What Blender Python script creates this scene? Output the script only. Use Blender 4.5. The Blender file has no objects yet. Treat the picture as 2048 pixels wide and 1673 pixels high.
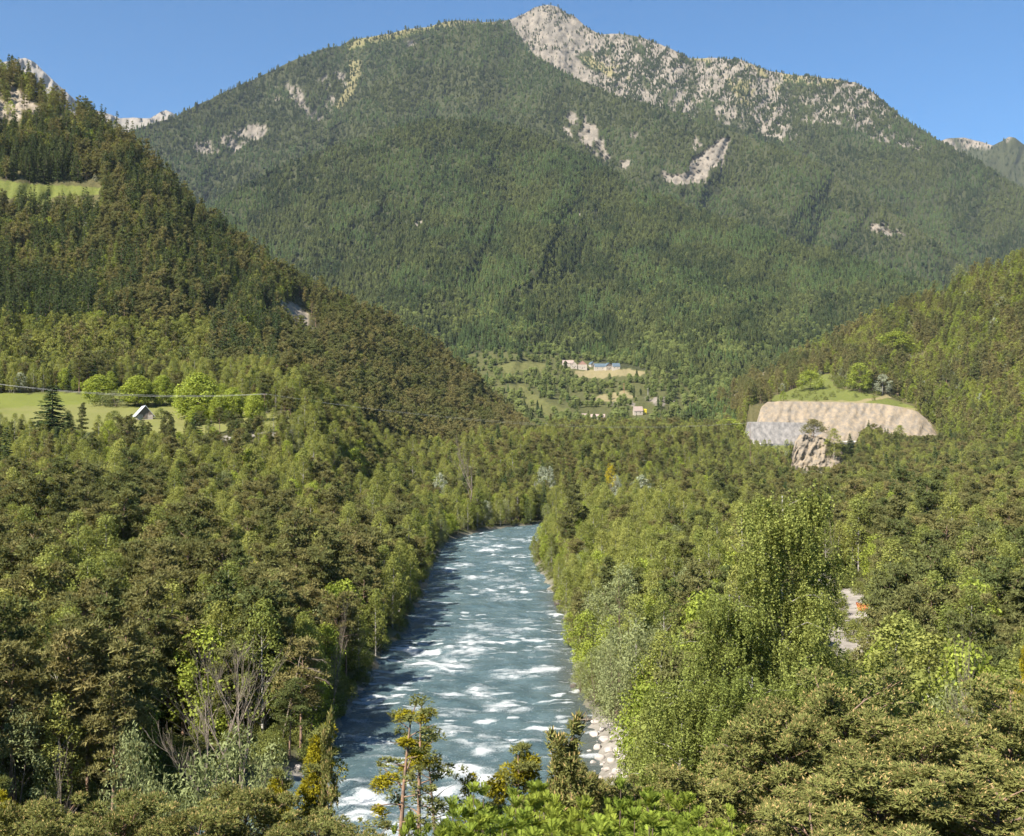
import bpy, math, random
import numpy as np
from mathutils import Vector

# ------------------------------------------------------------------ camera, world, sun
F = 2200.0            # focal length in pixels of the 2048 wide photograph
CX, CY = 1024.0, 836.5
HC = 32.0             # camera height above the river
PITCH = math.radians(1.78)
scene = bpy.context.scene
cam_d = bpy.data.cameras.new('camera')
cam = bpy.data.objects.new('camera', cam_d)
scene.collection.objects.link(cam)
scene.camera = cam
cam_d.sensor_fit = 'HORIZONTAL'
cam_d.sensor_width = 36.0
cam_d.lens = 36.0 * F / 2048.0
cam_d.clip_start = 0.5
cam_d.clip_end = 40000.0
cam.location = (0, 0, HC)
cam.rotation_euler = (math.radians(90) + PITCH, 0, 0)

SUN_EL = math.radians(44)
SUN_AZ = math.radians(-138)      # measured from +Y (view direction) towards +X
sd = Vector((math.sin(SUN_AZ) * math.cos(SUN_EL), math.cos(SUN_AZ) * math.cos(SUN_EL), math.sin(SUN_EL)))
world = bpy.data.worlds.new('World')
scene.world = world
world.use_nodes = True
wn = world.node_tree
for n in list(wn.nodes): wn.nodes.remove(n)
sky = wn.nodes.new('ShaderNodeTexSky')
sky.sky_type = 'NISHITA'
sky.sun_disc = False
sky.sun_elevation = SUN_EL
sky.sun_rotation = SUN_AZ
sky.altitude = 1300
sky.air_density = 1.0
sky.dust_density = 0.3
sky.ozone_density = 3.5
bg = wn.nodes.new('ShaderNodeBackground')
bg.inputs['Strength'].default_value = 0.056
wo = wn.nodes.new('ShaderNodeOutputWorld')
tn = wn.nodes.new('ShaderNodeMix'); tn.data_type = 'RGBA'; tn.blend_type = 'MULTIPLY'
tn.inputs[0].default_value = 1.0; tn.inputs[7].default_value = (0.54, 0.90, 1.08, 1)   # clear mountain air
wn.links.new(sky.outputs[0], tn.inputs[6])
wn.links.new(tn.outputs[2], bg.inputs[0])
wn.links.new(bg.outputs[0], wo.inputs[0])

sun_d = bpy.data.lights.new('sun', 'SUN')
sun_d.energy = 5.0
sun_d.angle = math.radians(0.5)
sun_d.color = (1.0, 0.93, 0.82)
sun = bpy.data.objects.new('sun', sun_d)
scene.collection.objects.link(sun)
sun.rotation_euler = sd.to_track_quat('Z', 'Y').to_euler()
sun.location = (-200, -100, 400)

scene.view_settings.view_transform = 'Standard'
scene.view_settings.look = 'None'
scene.view_settings.gamma = 1.0
scene.view_settings.exposure = 1.5
scene.render.engine = 'CYCLES'
cy = scene.cycles
cy.use_denoising = True
cy.max_bounces = 5
cy.diffuse_bounces = 2
cy.glossy_bounces = 2
cy.transmission_bounces = 3
cy.volume_bounces = 0
cy.transparent_max_bounces = 4
cy.caustics_reflective = False
cy.caustics_refractive = False
cy.sample_clamp_indirect = 4.0
cy.use_adaptive_sampling = True
cy.adaptive_threshold = 0.02

# ------------------------------------------------------------------ projection helpers
ct, st = math.cos(PITCH), math.sin(PITCH)
def W(px, py, d):
    """world point seen at photo pixel (px, py) at forward distance d"""
    px = np.asarray(px, float); py = np.asarray(py, float); d = np.asarray(d, float)
    u = (px - CX) / F; v = -(py - CY) / F
    ry = ct - v * st; rz = st + v * ct
    k = d / ry
    return np.stack(np.broadcast_arrays(u * k, d, HC + rz * k), -1)
def proj(P):
    P = np.asarray(P, float)
    x, y, z = P[..., 0], P[..., 1], P[..., 2] - HC
    fw = y * ct + z * st; up = -y * st + z * ct
    fw = np.maximum(fw, 1e-3)
    return CX + F * x / fw, CY - F * up / fw

# ------------------------------------------------------------------ noise
def _h(ix, iy, seed):
    n = (ix.astype(np.int64) * 374761393 + iy.astype(np.int64) * 668265263 + seed * 982451653) & 0xFFFFFFFF
    n = ((n ^ (n >> 13)) * 1274126177) & 0xFFFFFFFF
    n = (n ^ (n >> 16)) & 0xFFFF
    return n / 65535.0
def vn(x, y, seed=0):
    x = np.asarray(x, float); y = np.asarray(y, float)
    ix = np.floor(x); iy = np.floor(y); fx = x - ix; fy = y - iy
    fx = fx * fx * (3 - 2 * fx); fy = fy * fy * (3 - 2 * fy)
    a = _h(ix, iy, seed); b = _h(ix + 1, iy, seed); c = _h(ix, iy + 1, seed); d = _h(ix + 1, iy + 1, seed)
    return (a * (1 - fx) + b * fx) * (1 - fy) + (c * (1 - fx) + d * fx) * fy
def fbm(x, y, seed=0, o=4):
    s = 0; a = 0.5; t = 0
    for k in range(o):
        s = s + a * vn(x, y, seed + k * 17); t += a
        x = x * 2.03 + 5.1; y = y * 2.03 - 3.7; a *= 0.5
    return s / t
def ss(x, a, b):
    t = np.clip((np.asarray(x, float) - a) / (b - a), 0, 1)
    return t * t * (3 - 2 * t)
def inpoly(px, py, poly):
    r = np.zeros(np.shape(px), bool); n = len(poly)
    for i in range(n):
        x1, y1 = poly[i]; x2, y2 = poly[(i + 1) % n]
        if y1 == y2: continue
        c = ((y1 > py) != (y2 > py)) & (px < (x2 - x1) * (py - y1) / (y2 - y1) + x1)
        r ^= c
    return r

# ------------------------------------------------------------------ object helpers
COL = scene.collection
def tag(o, label=None, cat=None, group=None, kind=None):
    if label: o['label'] = label
    if cat: o['category'] = cat
    if group: o['group'] = group
    if kind: o['kind'] = kind
    return o
def empty(name, loc, rz=0.0, sc=1.0):
    o = bpy.data.objects.new(name, None)
    o.empty_display_size = 0.3
    bpy.context.scene.collection.objects.link(o)
    o.location = loc; o.rotation_euler = (0, 0, rz); o.scale = (sc,) * 3 if np.isscalar(sc) else sc
    return o
def link(name, me, parent=None):
    o = bpy.data.objects.new(name, me)
    bpy.context.scene.collection.objects.link(o)
    if parent is not None: o.parent = parent
    return o
class MA:
    """collects triangles, quads and tubes; builds one mesh"""
    def __init__(s): s.v = []; s.f = []; s.n = 0; s.m = []; s.a = []; s.sm = []
    def add(s, V, Fc, mat=0, var=0.5, smooth=False):
        V = np.asarray(V, float).reshape(-1, 3); Fc = np.asarray(Fc, np.int64)
        s.v.append(V); s.f.append(Fc + s.n); s.n += len(V)
        s.m.append(np.full(len(Fc), mat)); s.sm.append(np.full(len(Fc), smooth))
        s.a.append(np.broadcast_to(np.asarray(var, float), (len(V),)).copy())
    def tube(s, P, R, k=6, mat=0, var=0.5, cap=True):
        P = np.asarray(P, float); R = np.asarray(R, float); n = len(P)
        T = np.gradient(P, axis=0); T /= np.linalg.norm(T, axis=1, keepdims=True) + 1e-9
        ref = np.array([1.0, 0.13, 0.07]) if abs(T[:, 0]).mean() < 0.8 else np.array([0.1, 1.0, 0.05])
        A = np.cross(T, ref); A /= np.linalg.norm(A, axis=1, keepdims=True) + 1e-9
        B = np.cross(T, A)
        th = np.arange(k) * 2 * np.pi / k
        V = P[:, None] + R[:, None, None] * (np.cos(th)[None, :, None] * A[:, None] + np.sin(th)[None, :, None] * B[:, None])
        V = V.reshape(-1, 3)
        i = np.arange(n - 1)[:, None] * k; j = np.arange(k)[None]; j2 = (j + 1) % k
        Q = np.stack([i + j, i + j2, i + k + j2, i + k + j], -1).reshape(-1, 4)
        s.add(V, Q, mat, var, True)
    def blades(s, C, D, L, Wd, rng, mat=1, var=0.5, tri=True):
        n = len(C)
        if n == 0: return
        X = rng.normal(size=(n, 3)); S = np.cross(D, X); S /= np.linalg.norm(S, axis=1, keepdims=True) + 1e-9
        L = np.broadcast_to(np.asarray(L, float), (n,))[:, None]; Wd = np.broadcast_to(np.asarray(Wd, float), (n,))[:, None]
        var = np.broadcast_to(np.asarray(var, float), (n,))
        if tri:
            V = np.stack([C - S * Wd / 2, C + S * Wd / 2, C + D * L], 1).reshape(-1, 3)
            s.add(V, np.arange(3 * n).reshape(n, 3), mat, np.repeat(var, 3))
        else:
            V = np.stack([C, C + D * L * .45 + S * Wd / 2, C + D * L, C + D * L * .45 - S * Wd / 2], 1).reshape(-1, 3)
            s.add(V, np.arange(4 * n).reshape(n, 4), mat, np.repeat(var, 4))
    def plates(s, C, N, L, Wd, rng, mat=1, var=0.5):
        """leaf kites lying square to the normals N"""
        n = len(C)
        if n == 0: return
        N = N / (np.linalg.norm(N, axis=1, keepdims=True) + 1e-9)
        D = np.cross(N, rng.normal(size=(n, 3))); D /= np.linalg.norm(D, axis=1, keepdims=True) + 1e-9
        S = np.cross(N, D)
        L = np.broadcast_to(np.asarray(L, float), (n,))[:, None]; Wd = np.broadcast_to(np.asarray(Wd, float), (n,))[:, None]
        V = np.stack([C - D * L / 2, C + S * Wd / 2, C + D * L / 2, C - S * Wd / 2], 1).reshape(-1, 3)
        var = np.broadcast_to(np.asarray(var, float), (n,))
        s.add(V, np.arange(4 * n).reshape(n, 4), mat, np.repeat(var, 4))
    def box(s, c, d, mat=0, rz=0.0, var=0.5):
        c = np.asarray(c, float); d = np.asarray(d, float) / 2
        g = np.array([[x, y, z] for x in (-1, 1) for y in (-1, 1) for z in (-1, 1)], float) * d
        if rz:
            C, S = math.cos(rz), math.sin(rz)
            g = np.stack([g[:, 0] * C - g[:, 1] * S, g[:, 0] * S + g[:, 1] * C, g[:, 2]], 1)
        s.add(g + c, [[0, 1, 3, 2], [4, 6, 7, 5], [0, 4, 5, 1], [2, 3, 7, 6], [0, 2, 6, 4], [1, 5, 7, 3]], mat, var)
    def mesh(s, name, mats, only=None, attrs=None):
        me = bpy.data.meshes.new(name)
        sel = [k for k in range(len(s.f)) if (only is None or s.m[k][0] == only)] if s.f else []
        vs = []; ls = []; tot = []; mi = []; sm = []; av = []; off = 0
        for k in sel:
            V = s.v[k]; base = off
            f = s.f[k]
            st_ = s._start(k)
            vs.append(V); ls.append((f - st_ + base).ravel()); tot.append(np.full(len(f), f.shape[1]))
            mi.append(s.m[k] if only is None else np.zeros(len(f), int)); sm.append(s.sm[k]); av.append(s.a[k]); off += len(V)
        V = np.concatenate(vs); Lp = np.concatenate(ls); T = np.concatenate(tot)
        me.vertices.add(len(V)); me.vertices.foreach_set('co', V.ravel())
        me.loops.add(len(Lp)); me.loops.foreach_set('vertex_index', Lp.astype(np.int32))
        me.polygons.add(len(T))
        me.polygons.foreach_set('loop_start', np.concatenate([[0], np.cumsum(T)[:-1]]).astype(np.int32))
        me.polygons.foreach_set('loop_total', T.astype(np.int32))
        for m in mats: me.materials.append(m)
        me.polygons.foreach_set('material_index', np.concatenate(mi).astype(np.int32))
        me.polygons.foreach_set('use_smooth', np.concatenate(sm))
        a = me.attributes.new('var', 'FLOAT', 'POINT'); a.data.foreach_set('value', np.concatenate(av).astype(np.float32))
        if attrs:
            for kx, x in attrs.items():
                a = me.attributes.new(kx, 'FLOAT', 'POINT'); a.data.foreach_set('value', np.asarray(x, np.float32).ravel())
        me.update(calc_edges=True)
        return me
    def _start(s, k):
        if not hasattr(s, '_c') or len(s._c) != len(s.v):
            s._c = np.concatenate([[0], np.cumsum([len(x) for x in s.v])[:-1]])
        return s._c[k]
def grid_mesh(name, P, mat, attrs, smooth=True):
    nv, nu = P.shape[:2]
    i = np.arange(nv - 1)[:, None] * nu; j = np.arange(nu - 1)[None]
    Q = np.stack([i + j, i + j + 1, i + nu + j + 1, i + nu + j], -1).reshape(-1, 4)
    m = MA(); m.add(P.reshape(-1, 3), Q, 0, 0.5, smooth)
    return m.mesh(name, [mat], attrs=attrs)

# ------------------------------------------------------------------ materials
class NT:
    def __init__(s, name):
        s.m = bpy.data.materials.new(name); s.m.use_nodes = True; s.t = s.m.node_tree
        for n in list(s.t.nodes): s.t.nodes.remove(n)
        s.out = s.t.nodes.new('ShaderNodeOutputMaterial')
    def n(s, ty, **kw):
        x = s.t.nodes.new(ty)
        for k, v in kw.items():
            if k.startswith('i_'):
                x.inputs[k[2:].replace('_', ' ')].default_value = v
            else: setattr(x, k, v)
        return x
    def l(s, a, b): s.t.links.new(a, b)
    def attr(s, name, ty='GEOMETRY'): return s.n('ShaderNodeAttribute', attribute_name=name, attribute_type=ty).outputs['Fac']
    def math(s, op, a, b=None, clamp=False):
        x = s.n('ShaderNodeMath', operation=op, use_clamp=clamp)
        for k, q in enumerate((a, b)):
            if q is None: continue
            if isinstance(q, (int, float)): x.inputs[k].default_value = q
            else: s.l(q, x.inputs[k])
        return x.outputs[0]
    def mix(s, f, a, b, mode='MIX'):
        x = s.n('ShaderNodeMix', data_type='RGBA', blend_type=mode)
        for k, q in ((0, f), (6, a), (7, b)):
            if isinstance(q, (int, float)): x.inputs[k].default_value = q
            elif isinstance(q, tuple): x.inputs[k].default_value = q + (1,) if len(q) == 3 else q
            else: s.l(q, x.inputs[k])
        return x.outputs[2]
    def noise(s, scale, detail=3, co=None, rough=0.55, stretch=None, obj=False):
        x = s.n('ShaderNodeTexNoise', i_Scale=scale, i_Detail=detail, i_Roughness=rough)
        if co is None:
            co = s.n('ShaderNodeTexCoord').outputs['Object'] if obj else s.n('ShaderNodeNewGeometry').outputs['Position']
        if stretch:
            mp = s.n('ShaderNodeMapping'); mp.inputs['Scale'].default_value = stretch; s.l(co, mp.inputs[0]); co = mp.outputs[0]
        s.l(co, x.inputs['Vector'])
        return x.outputs['Fac']
    def ramp(s, f, stops):
        x = s.n('ShaderNodeValToRGB')
        e = x.color_ramp.elements
        while len(e) < len(stops): e.new(0.5)
        for k, (p, c) in enumerate(stops):
            e[k].position = p; e[k].color = (c + (1,)) if isinstance(c, tuple) else (c, c, c, 1)
        s.l(f, x.inputs[0])
        return x.outputs[0]

def leaf_mat(name, A, B, transl=0.3, rough=0.6, varamp=0.55, third=None):
    """foliage: A..B picked by the tree's own tint, clump variation from the mesh"""
    t = NT(name)
    tint = t.attr('tint', 'INSTANCER')
    var = t.attr('var')
    rnd = t.n('ShaderNodeObjectInfo').outputs['Random']
    f = t.math('ADD', t.math('MULTIPLY', tint, 0.65), t.math('MULTIPLY', rnd, 0.35), True)
    c = t.mix(f, A, B)
    if third: c = t.mix(t.math('GREATER_THAN', var, 0.93), c, third)
    k = t.math('ADD', t.math('MULTIPLY', var, varamp * 2), 1 - varamp)
    c = t.mix(1.0, c, t.n('ShaderNodeCombineColor').outputs[0], 'MULTIPLY') if False else t.n_scale(c, k)
    d = t.n('ShaderNodeBsdfDiffuse'); t.l(c, d.inputs[0])
    if transl > 0:
        tr = t.n('ShaderNodeBsdfTranslucent')
        c2 = t.mix(0.5, c, (B[0] * 1.6, B[1] * 1.5, B[2] * 0.6))
        t.l(c2, tr.inputs[0])
        mx = t.n('ShaderNodeMixShader'); mx.inputs[0].default_value = transl
        t.l(d.outputs[0], mx.inputs[1]); t.l(tr.outputs[0], mx.inputs[2]); t.l(mx.outputs[0], t.out.inputs[0])
    else: t.l(d.outputs[0], t.out.inputs[0])
    return t.m
def _n_scale(s, c, k):
    x = s.n('ShaderNodeVectorMath', operation='SCALE'); s.l(c, x.inputs[0])
    if isinstance(k, (int, float)): x.inputs['Scale'].default_value = k
    else: s.l(k, x.inputs['Scale'])
    return x.outputs[0]
NT.n_scale = _n_scale
def simple_mat(name, A, B=None, scale=3.0, rough=0.8, metal=0.0, bump=0.0, stretch=None, obj=True, spec=0.3):
    t = NT(name); p = t.n('ShaderNodeBsdfPrincipled')
    if B is None: B = tuple(x * 0.75 for x in A)
    nz = t.noise(scale, 4, stretch=stretch, obj=obj)
    c = t.mix(t.ramp(nz, [(0.35, 0.0), (0.65, 1.0)]), A, B)
    t.l(c, p.inputs['Base Color']); p.inputs['Roughness'].default_value = rough; p.inputs['Metallic'].default_value = metal
    p.inputs['Specular IOR Level'].default_value = spec
    if bump:
        b = t.n('ShaderNodeBump', i_Strength=bump, i_Distance=0.1); t.l(nz, b.inputs['Height']); t.l(b.outputs[0], p.inputs['Normal'])
    t.l(p.outputs[0], t.out.inputs[0])
    return t.m

M = {}
M['pine'] = leaf_mat('pine_needles', (0.095, 0.120, 0.042), (0.200, 0.172, 0.070), 0.3)
M['pine_near'] = leaf_mat('pine_needles_near', (0.125, 0.145, 0.048), (0.20, 0.195, 0.062), 0.3)
M['candle'] = leaf_mat('pine_shoots', (0.36, 0.26, 0.11), (0.42, 0.30, 0.13), 0.1)
M['spruce'] = leaf_mat('spruce_needles', (0.050, 0.078, 0.030), (0.105, 0.125, 0.045), 0.2)
M['larch'] = leaf_mat('larch_needles', (0.115, 0.145, 0.040), (0.18, 0.205, 0.055), 0.3)
M['birch'] = leaf_mat('birch_leaves', (0.150, 0.180, 0.048), (0.26, 0.265, 0.075), 0.4)
M['birch_near'] = leaf_mat('birch_leaves_near', (0.135, 0.17, 0.042), (0.235, 0.25, 0.07), 0.36, varamp=0.6)
M['maple'] = leaf_mat('maple_leaves', (0.17, 0.215, 0.040), (0.27, 0.31, 0.055), 0.38)
M['willow'] = leaf_mat('willow_leaves', (0.15, 0.175, 0.075), (0.24, 0.255, 0.12), 0.3)
M['pale'] = leaf_mat('silver_leaves', (0.20, 0.22, 0.14), (0.32, 0.34, 0.25), 0.25)
M['shrub'] = leaf_mat('shrub_leaves', (0.10, 0.125, 0.035), (0.18, 0.19, 0.055), 0.3)
M['sumac'] = leaf_mat('bright_leaves', (0.115, 0.17, 0.028), (0.24, 0.27, 0.045), 0.35, varamp=0.5)
M['mistletoe'] = leaf_mat('mistletoe_leaves', (0.19, 0.18, 0.015), (0.30, 0.25, 0.02), 0.25)
M['mtn'] = leaf_mat('mountain_conifer_needles', (0.018, 0.029, 0.012), (0.076, 0.086, 0.029), 0.08, varamp=0.7)
M['bark'] = simple_mat('grey_brown_bark', (0.16, 0.115, 0.08), (0.08, 0.06, 0.045), 6, 0.9)
M['pinebark'] = simple_mat('orange_pine_bark', (0.25, 0.155, 0.10), (0.13, 0.095, 0.075), 3.5, 0.9)
M['birchbark'] = simple_mat('white_birch_bark', (0.38, 0.36, 0.32), (0.12, 0.10, 0.085), 4, 0.8, stretch=(1, 1, 3))
M['deadwood'] = simple_mat('bleached_dead_wood', (0.20, 0.165, 0.13), (0.12, 0.095, 0.07), 5, 0.9)

# terrain
def terrain_mat(name, floor=(0.055, 0.055, 0.022), floor2=(0.10, 0.085, 0.04), rock=(0.30, 0.25, 0.195), rock2=(0.19, 0.165, 0.13), rs=0.05, bumpd=2.0, grass=(0.080, 0.105, 0.022), grass2=(0.15, 0.155, 0.036)):
    t = NT(name); p = t.n('ShaderNodeBsdfPrincipled')
    p.inputs['Roughness'].default_value = 0.95; p.inputs['Specular IOR Level'].default_value = 0.1
    n1 = t.noise(rs * 0.6, 5); n2 = t.noise(rs, 6, rough=0.7, stretch=(1, 1, 0.6)); n3 = t.noise(rs * 8, 5, rough=0.7)
    fl = t.mix(t.ramp(n3, [(0.35, 0.0), (0.7, 1.0)]), floor, floor2)
    rk = t.mix(t.ramp(n2, [(0.38, 0.0), (0.62, 1.0)]), rock2, rock)
    rk = t.mix(t.ramp(n3, [(0.3, 0.0), (0.6, 1.0)]), t.n_scale(rk, 0.82), rk)
    gr = t.mix(t.ramp(n3, [(0.3, 0.0), (0.7, 1.0)]), grass, grass2)
    dr = t.mix(t.ramp(n3, [(0.3, 0.0), (0.7, 1.0)]), (0.17, 0.145, 0.072), (0.215, 0.18, 0.095))
    c = t.mix(t.attr('grass'), fl, gr)
    c = t.mix(t.attr('dry'), c, dr)
    c = t.mix(t.attr('rock'), c, rk)
    t.l(c, p.inputs['Base Color'])
    b = t.n('ShaderNodeBump', i_Strength=0.8, i_Distance=bumpd); t.l(n2, b.inputs['Height']); t.l(b.outputs[0], p.inputs['Normal'])
    t.l(p.outputs[0], t.out.inputs[0])
    return t.m
M['mountain'] = terrain_mat('mountain_ground', floor=(0.030, 0.036, 0.016), floor2=(0.052, 0.052, 0.024), grass=(0.075, 0.082, 0.026), grass2=(0.12, 0.115, 0.04), rock=(0.22, 0.19, 0.155), rock2=(0.13, 0.115, 0.095), rs=0.02, bumpd=10)
M['hill'] = terrain_mat('hill_ground', grass=(0.075, 0.095, 0.022), grass2=(0.13, 0.135, 0.036), rs=0.06, bumpd=2)
M['valley'] = terrain_mat('valley_ground', floor=(0.030, 0.034, 0.013), floor2=(0.075, 0.068, 0.03), rock=(0.34, 0.31, 0.275), rock2=(0.20, 0.18, 0.16), rs=0.35, bumpd=0.2)

# ------------------------------------------------------------------ river line
_cp = np.array([  # x, y, half width, water z
    (-190, 22, 13, 0), (-110, 40, 13, 0), (-62, 56, 13, 0), (-32, 72, 13.5, 0), (-14, 90, 14, 0), (-6.5, 110, 14, 0), (-5.5, 130, 14, 0), (-5.5, 165, 14, 0),
    (-4.5, 200, 14, 0), (-5, 240, 14, 0), (-7, 290, 14, 0), (-8, 340, 14, 0), (-7, 390, 14.5, 0), (1, 435, 15.5, 0), (22, 470, 16, 0.3), (62, 515, 16, 1.2),
    (112, 590, 16, 3.0), (160, 680, 15, 5.2), (225, 830, 15, 9), (292, 1020, 16, 13), (340, 1150, 14, 16)], float)
def _spline(cp, step):
    out = []
    n = len(cp)
    for i in range(n - 1):
        p0 = cp[max(i - 1, 0)]; p1 = cp[i]; p2 = cp[i + 1]; p3 = cp[min(i + 2, n - 1)]
        L = np.linalg.norm((p2 - p1)[:2]); k = max(2, int(L / step))
        t = (np.arange(k) / k)[:, None]
        out.append(0.5 * ((2 * p1) + (-p0 + p2) * t + (2 * p0 - 5 * p1 + 4 * p2 - p3) * t ** 2 + (-p0 + 3 * p1 - 3 * p2 + p3) * t ** 3))
    out.append(cp[-1:])
    return np.concatenate(out)
RC = _spline(_cp, 6.0)
def river_dist(x, y):
    """distance beyond the water's edge (negative in the water), water level and side (+1 right bank)"""
    x = np.asarray(x, float); y = np.asarray(y, float)
    best = np.full(x.shape, 1e9); zw = np.zeros(x.shape); side = np.ones(x.shape)
    for i in range(len(RC) - 1):
        a = RC[i]; b = RC[i + 1]; dx, dy = b[0] - a[0], b[1] - a[1]; L2 = dx * dx + dy * dy
        t = np.clip(((x - a[0]) * dx + (y - a[1]) * dy) / L2, 0, 1)
        ex = x - a[0] - t * dx; ey = y - a[1] - t * dy
        d = np.hypot(ex, ey) - (a[2] + t * (b[2] - a[2]))
        m = d < best
        best = np.where(m, d, best); zw = np.where(m, a[3] + t * (b[3] - a[3]), zw)
        side = np.where(m, np.where(dx * ey - dy * ex < 0, 1.0, -1.0), side)
    return best, zw, side
def ground_z(x, y, detail=True):
    x = np.asarray(x, float); y = np.asarray(y, float)
    d, zw, side = river_dist(x, y)
    px = CX + F * x / np.maximum(y, 5)
    pl = np.interp(y, [0, 60, 100, 200, 300, 350, 400, 430, 445, 540, 620, 900, 2000], [12, 5, 4, 6, 11, 18, 31, 41, 44, 61.5, 72, 90, 90])
    pc = np.interp(y, [0, 400, 500, 600, 700, 800, 1000, 1300, 2000], [3, 3, 4, 12, 24, 35, 42, 60, 60])
    t = ss(px, 560, 860)
    left = pl * (1 - t) + pc * t
    right = np.interp(y, [-20, 0, 12, 25, 35, 50, 70, 100, 300, 600, 800, 1000, 1200], [30, 28, 25, 18.5, 14, 9, 5, 3, 3.5, 6, 12, 22, 34])
    right = right + 0.035 * np.maximum(0, x - 60)
    lat_l = ss(d, 4, 75); lat_r = ss(d, 2, 22)
    up = np.where(side < 0, left * lat_l + 1.8 * (1 - lat_l), (right) * lat_r + 1.6 * (1 - lat_r))
    near = (y < 75) & (side > 0)
    bank = np.where(d < 0, -2.2 * np.clip(-d / 5, 0, 1) - 0.3, 0) + 1.6 * ss(d, 0, 4) - 0.2
    base = np.where(side < 0, left, right)
    z = np.where(d < 4, zw + bank, zw * (1 - ss(d, 4, 60)) + 1.4 + (base - 1.4) * np.where(side < 0, lat_l, lat_r))
    z = np.maximum(z, np.where(d < 4, z, zw + 1.0))
    if detail:
        z = z + (fbm(x / 14, y / 14, 3, 4) - 0.5) * 2.2 * ss(d, 2, 20) + (fbm(x / 2.0, y / 2.0, 9, 3) - 0.5) * 0.35 * ss(d, -1, 3)
    return z
def hit(px, py, lo=20, hi=1300):
    """the ground point seen at a photo pixel"""
    ds = np.exp(np.linspace(math.log(lo), math.log(hi), 900))
    P = W(px, py, ds)
    g = ground_z(P[:, 0], P[:, 1])
    k = np.argmax(P[:, 2] <= g)
    return np.array([P[k, 0], P[k, 1], g[k]])

FIELD = [(-60, 792), (0, 788), (120, 786), (240, 790), (300, 800), (420, 812), (520, 826), (590, 842), (600, 862), (500, 852), (420, 868), (330, 880), (150, 880), (60, 868), (0, 850), (-60, 850)]
GREENF = [(-80, 780), (235, 783), (245, 801), (100, 812), (-80, 822)]
TRACK = [(395, 892), (440, 876), (500, 866), (560, 862), (600, 866), (560, 872), (500, 874), (450, 884), (410, 898)]
def gravel_mask(x, y):
    px, py = proj(np.stack([x, y, np.full_like(x, 3.0)], -1))
    w = fbm(x / 5, y / 5, 41, 3) * 40 - 20
    return inpoly(px + w, py + w * .6, [(1590, 1120), (1640, 1150), (1720, 1190), (1760, 1225), (1750, 1290), (1700, 1330), (1640, 1290), (1600, 1220)])

# valley ground, one sheet reaching past the hills
gc = np.linspace(-700, 2750, 420)
gr_ = np.concatenate([np.linspace(-60, 24, 12), np.exp(np.linspace(math.log(26), math.log(2200), 430))])
XX = (gc[None] - CX) / F * np.maximum(gr_, 40)[:, None] * 1.0
YY = np.repeat(gr_[:, None], len(gc), 1)
ZZ = ground_z(XX, YY)
GP = np.stack([XX, YY, ZZ], -1)
gd, gzw, gside = river_dist(XX, YY)
gpx, gpy = proj(GP)
ok = (YY > 60)
wj = (fbm(XX / 6, YY / 6, 5, 3) - .5) * 8
a_grass = (inpoly(gpx, gpy + wj, FIELD) & (YY > 380) & (YY < 600)).astype(float)
a_dry = a_grass * np.where(inpoly(gpx, gpy + wj * .4, GREENF), 0.0, 0.10 + 0.35 * fbm(XX / 18, YY / 5, 11, 3))
trk = inpoly(gpx, gpy, TRACK) & (YY > 330) & (YY < 470)
a_rock = np.maximum(np.where(trk, 0.8, 0.0), (1 - ss(np.abs(gd + 0.2), 1.0, 3.5)) * (0.25 + 0.4 * fbm(XX / 3, YY / 3, 8, 2)))
a_rock = np.maximum(a_rock, gravel_mask(XX, YY) * (YY > 120) * (YY < 300) * 0.95)
cobble = (inpoly(gpx, gpy, [(1120, 1450), (1200, 1430), (1270, 1470), (1260, 1640), (1200, 1560)]) | inpoly(gpx, gpy, [(520, 1560), (600, 1540), (640, 1600), (640, 1690), (500, 1690)])) & (YY > 60) & (YY < 160)
a_rock = np.maximum(a_rock, cobble * (0.45 + .4 * fbm(XX / 1.5, YY / 1.5, 14, 3)))
a_rock = np.maximum(a_rock, (inpoly(gpx, gpy, [(640, 1400), (760, 1340), (770, 1370), (700, 1450), (660, 1500)]) & ok) * 0.6)
a_grass = np.maximum(a_grass, (1 - a_rock) * 0.5 * ss(fbm(XX / 9, YY / 9, 77, 3), 0.5, 0.7))
gme = grid_mesh('ground', GP, M['valley'], {'rock': a_rock, 'grass': a_grass, 'dry': a_dry})
tag(link('ground', gme), kind='structure')
# the plain that carries everything out to the horizon
m = MA(); k = 14000
m.add([(-k, -k, -9), (k, -k, -9), (k, 2 * k, -9), (-k, 2 * k, -9)], [[0, 1, 2, 3]])
tag(link('terrain', m.mesh('terrain', [M['valley']], attrs={'rock': [0] * 4, 'grass': [.5] * 4, 'dry': [0] * 4})), kind='structure')

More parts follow.
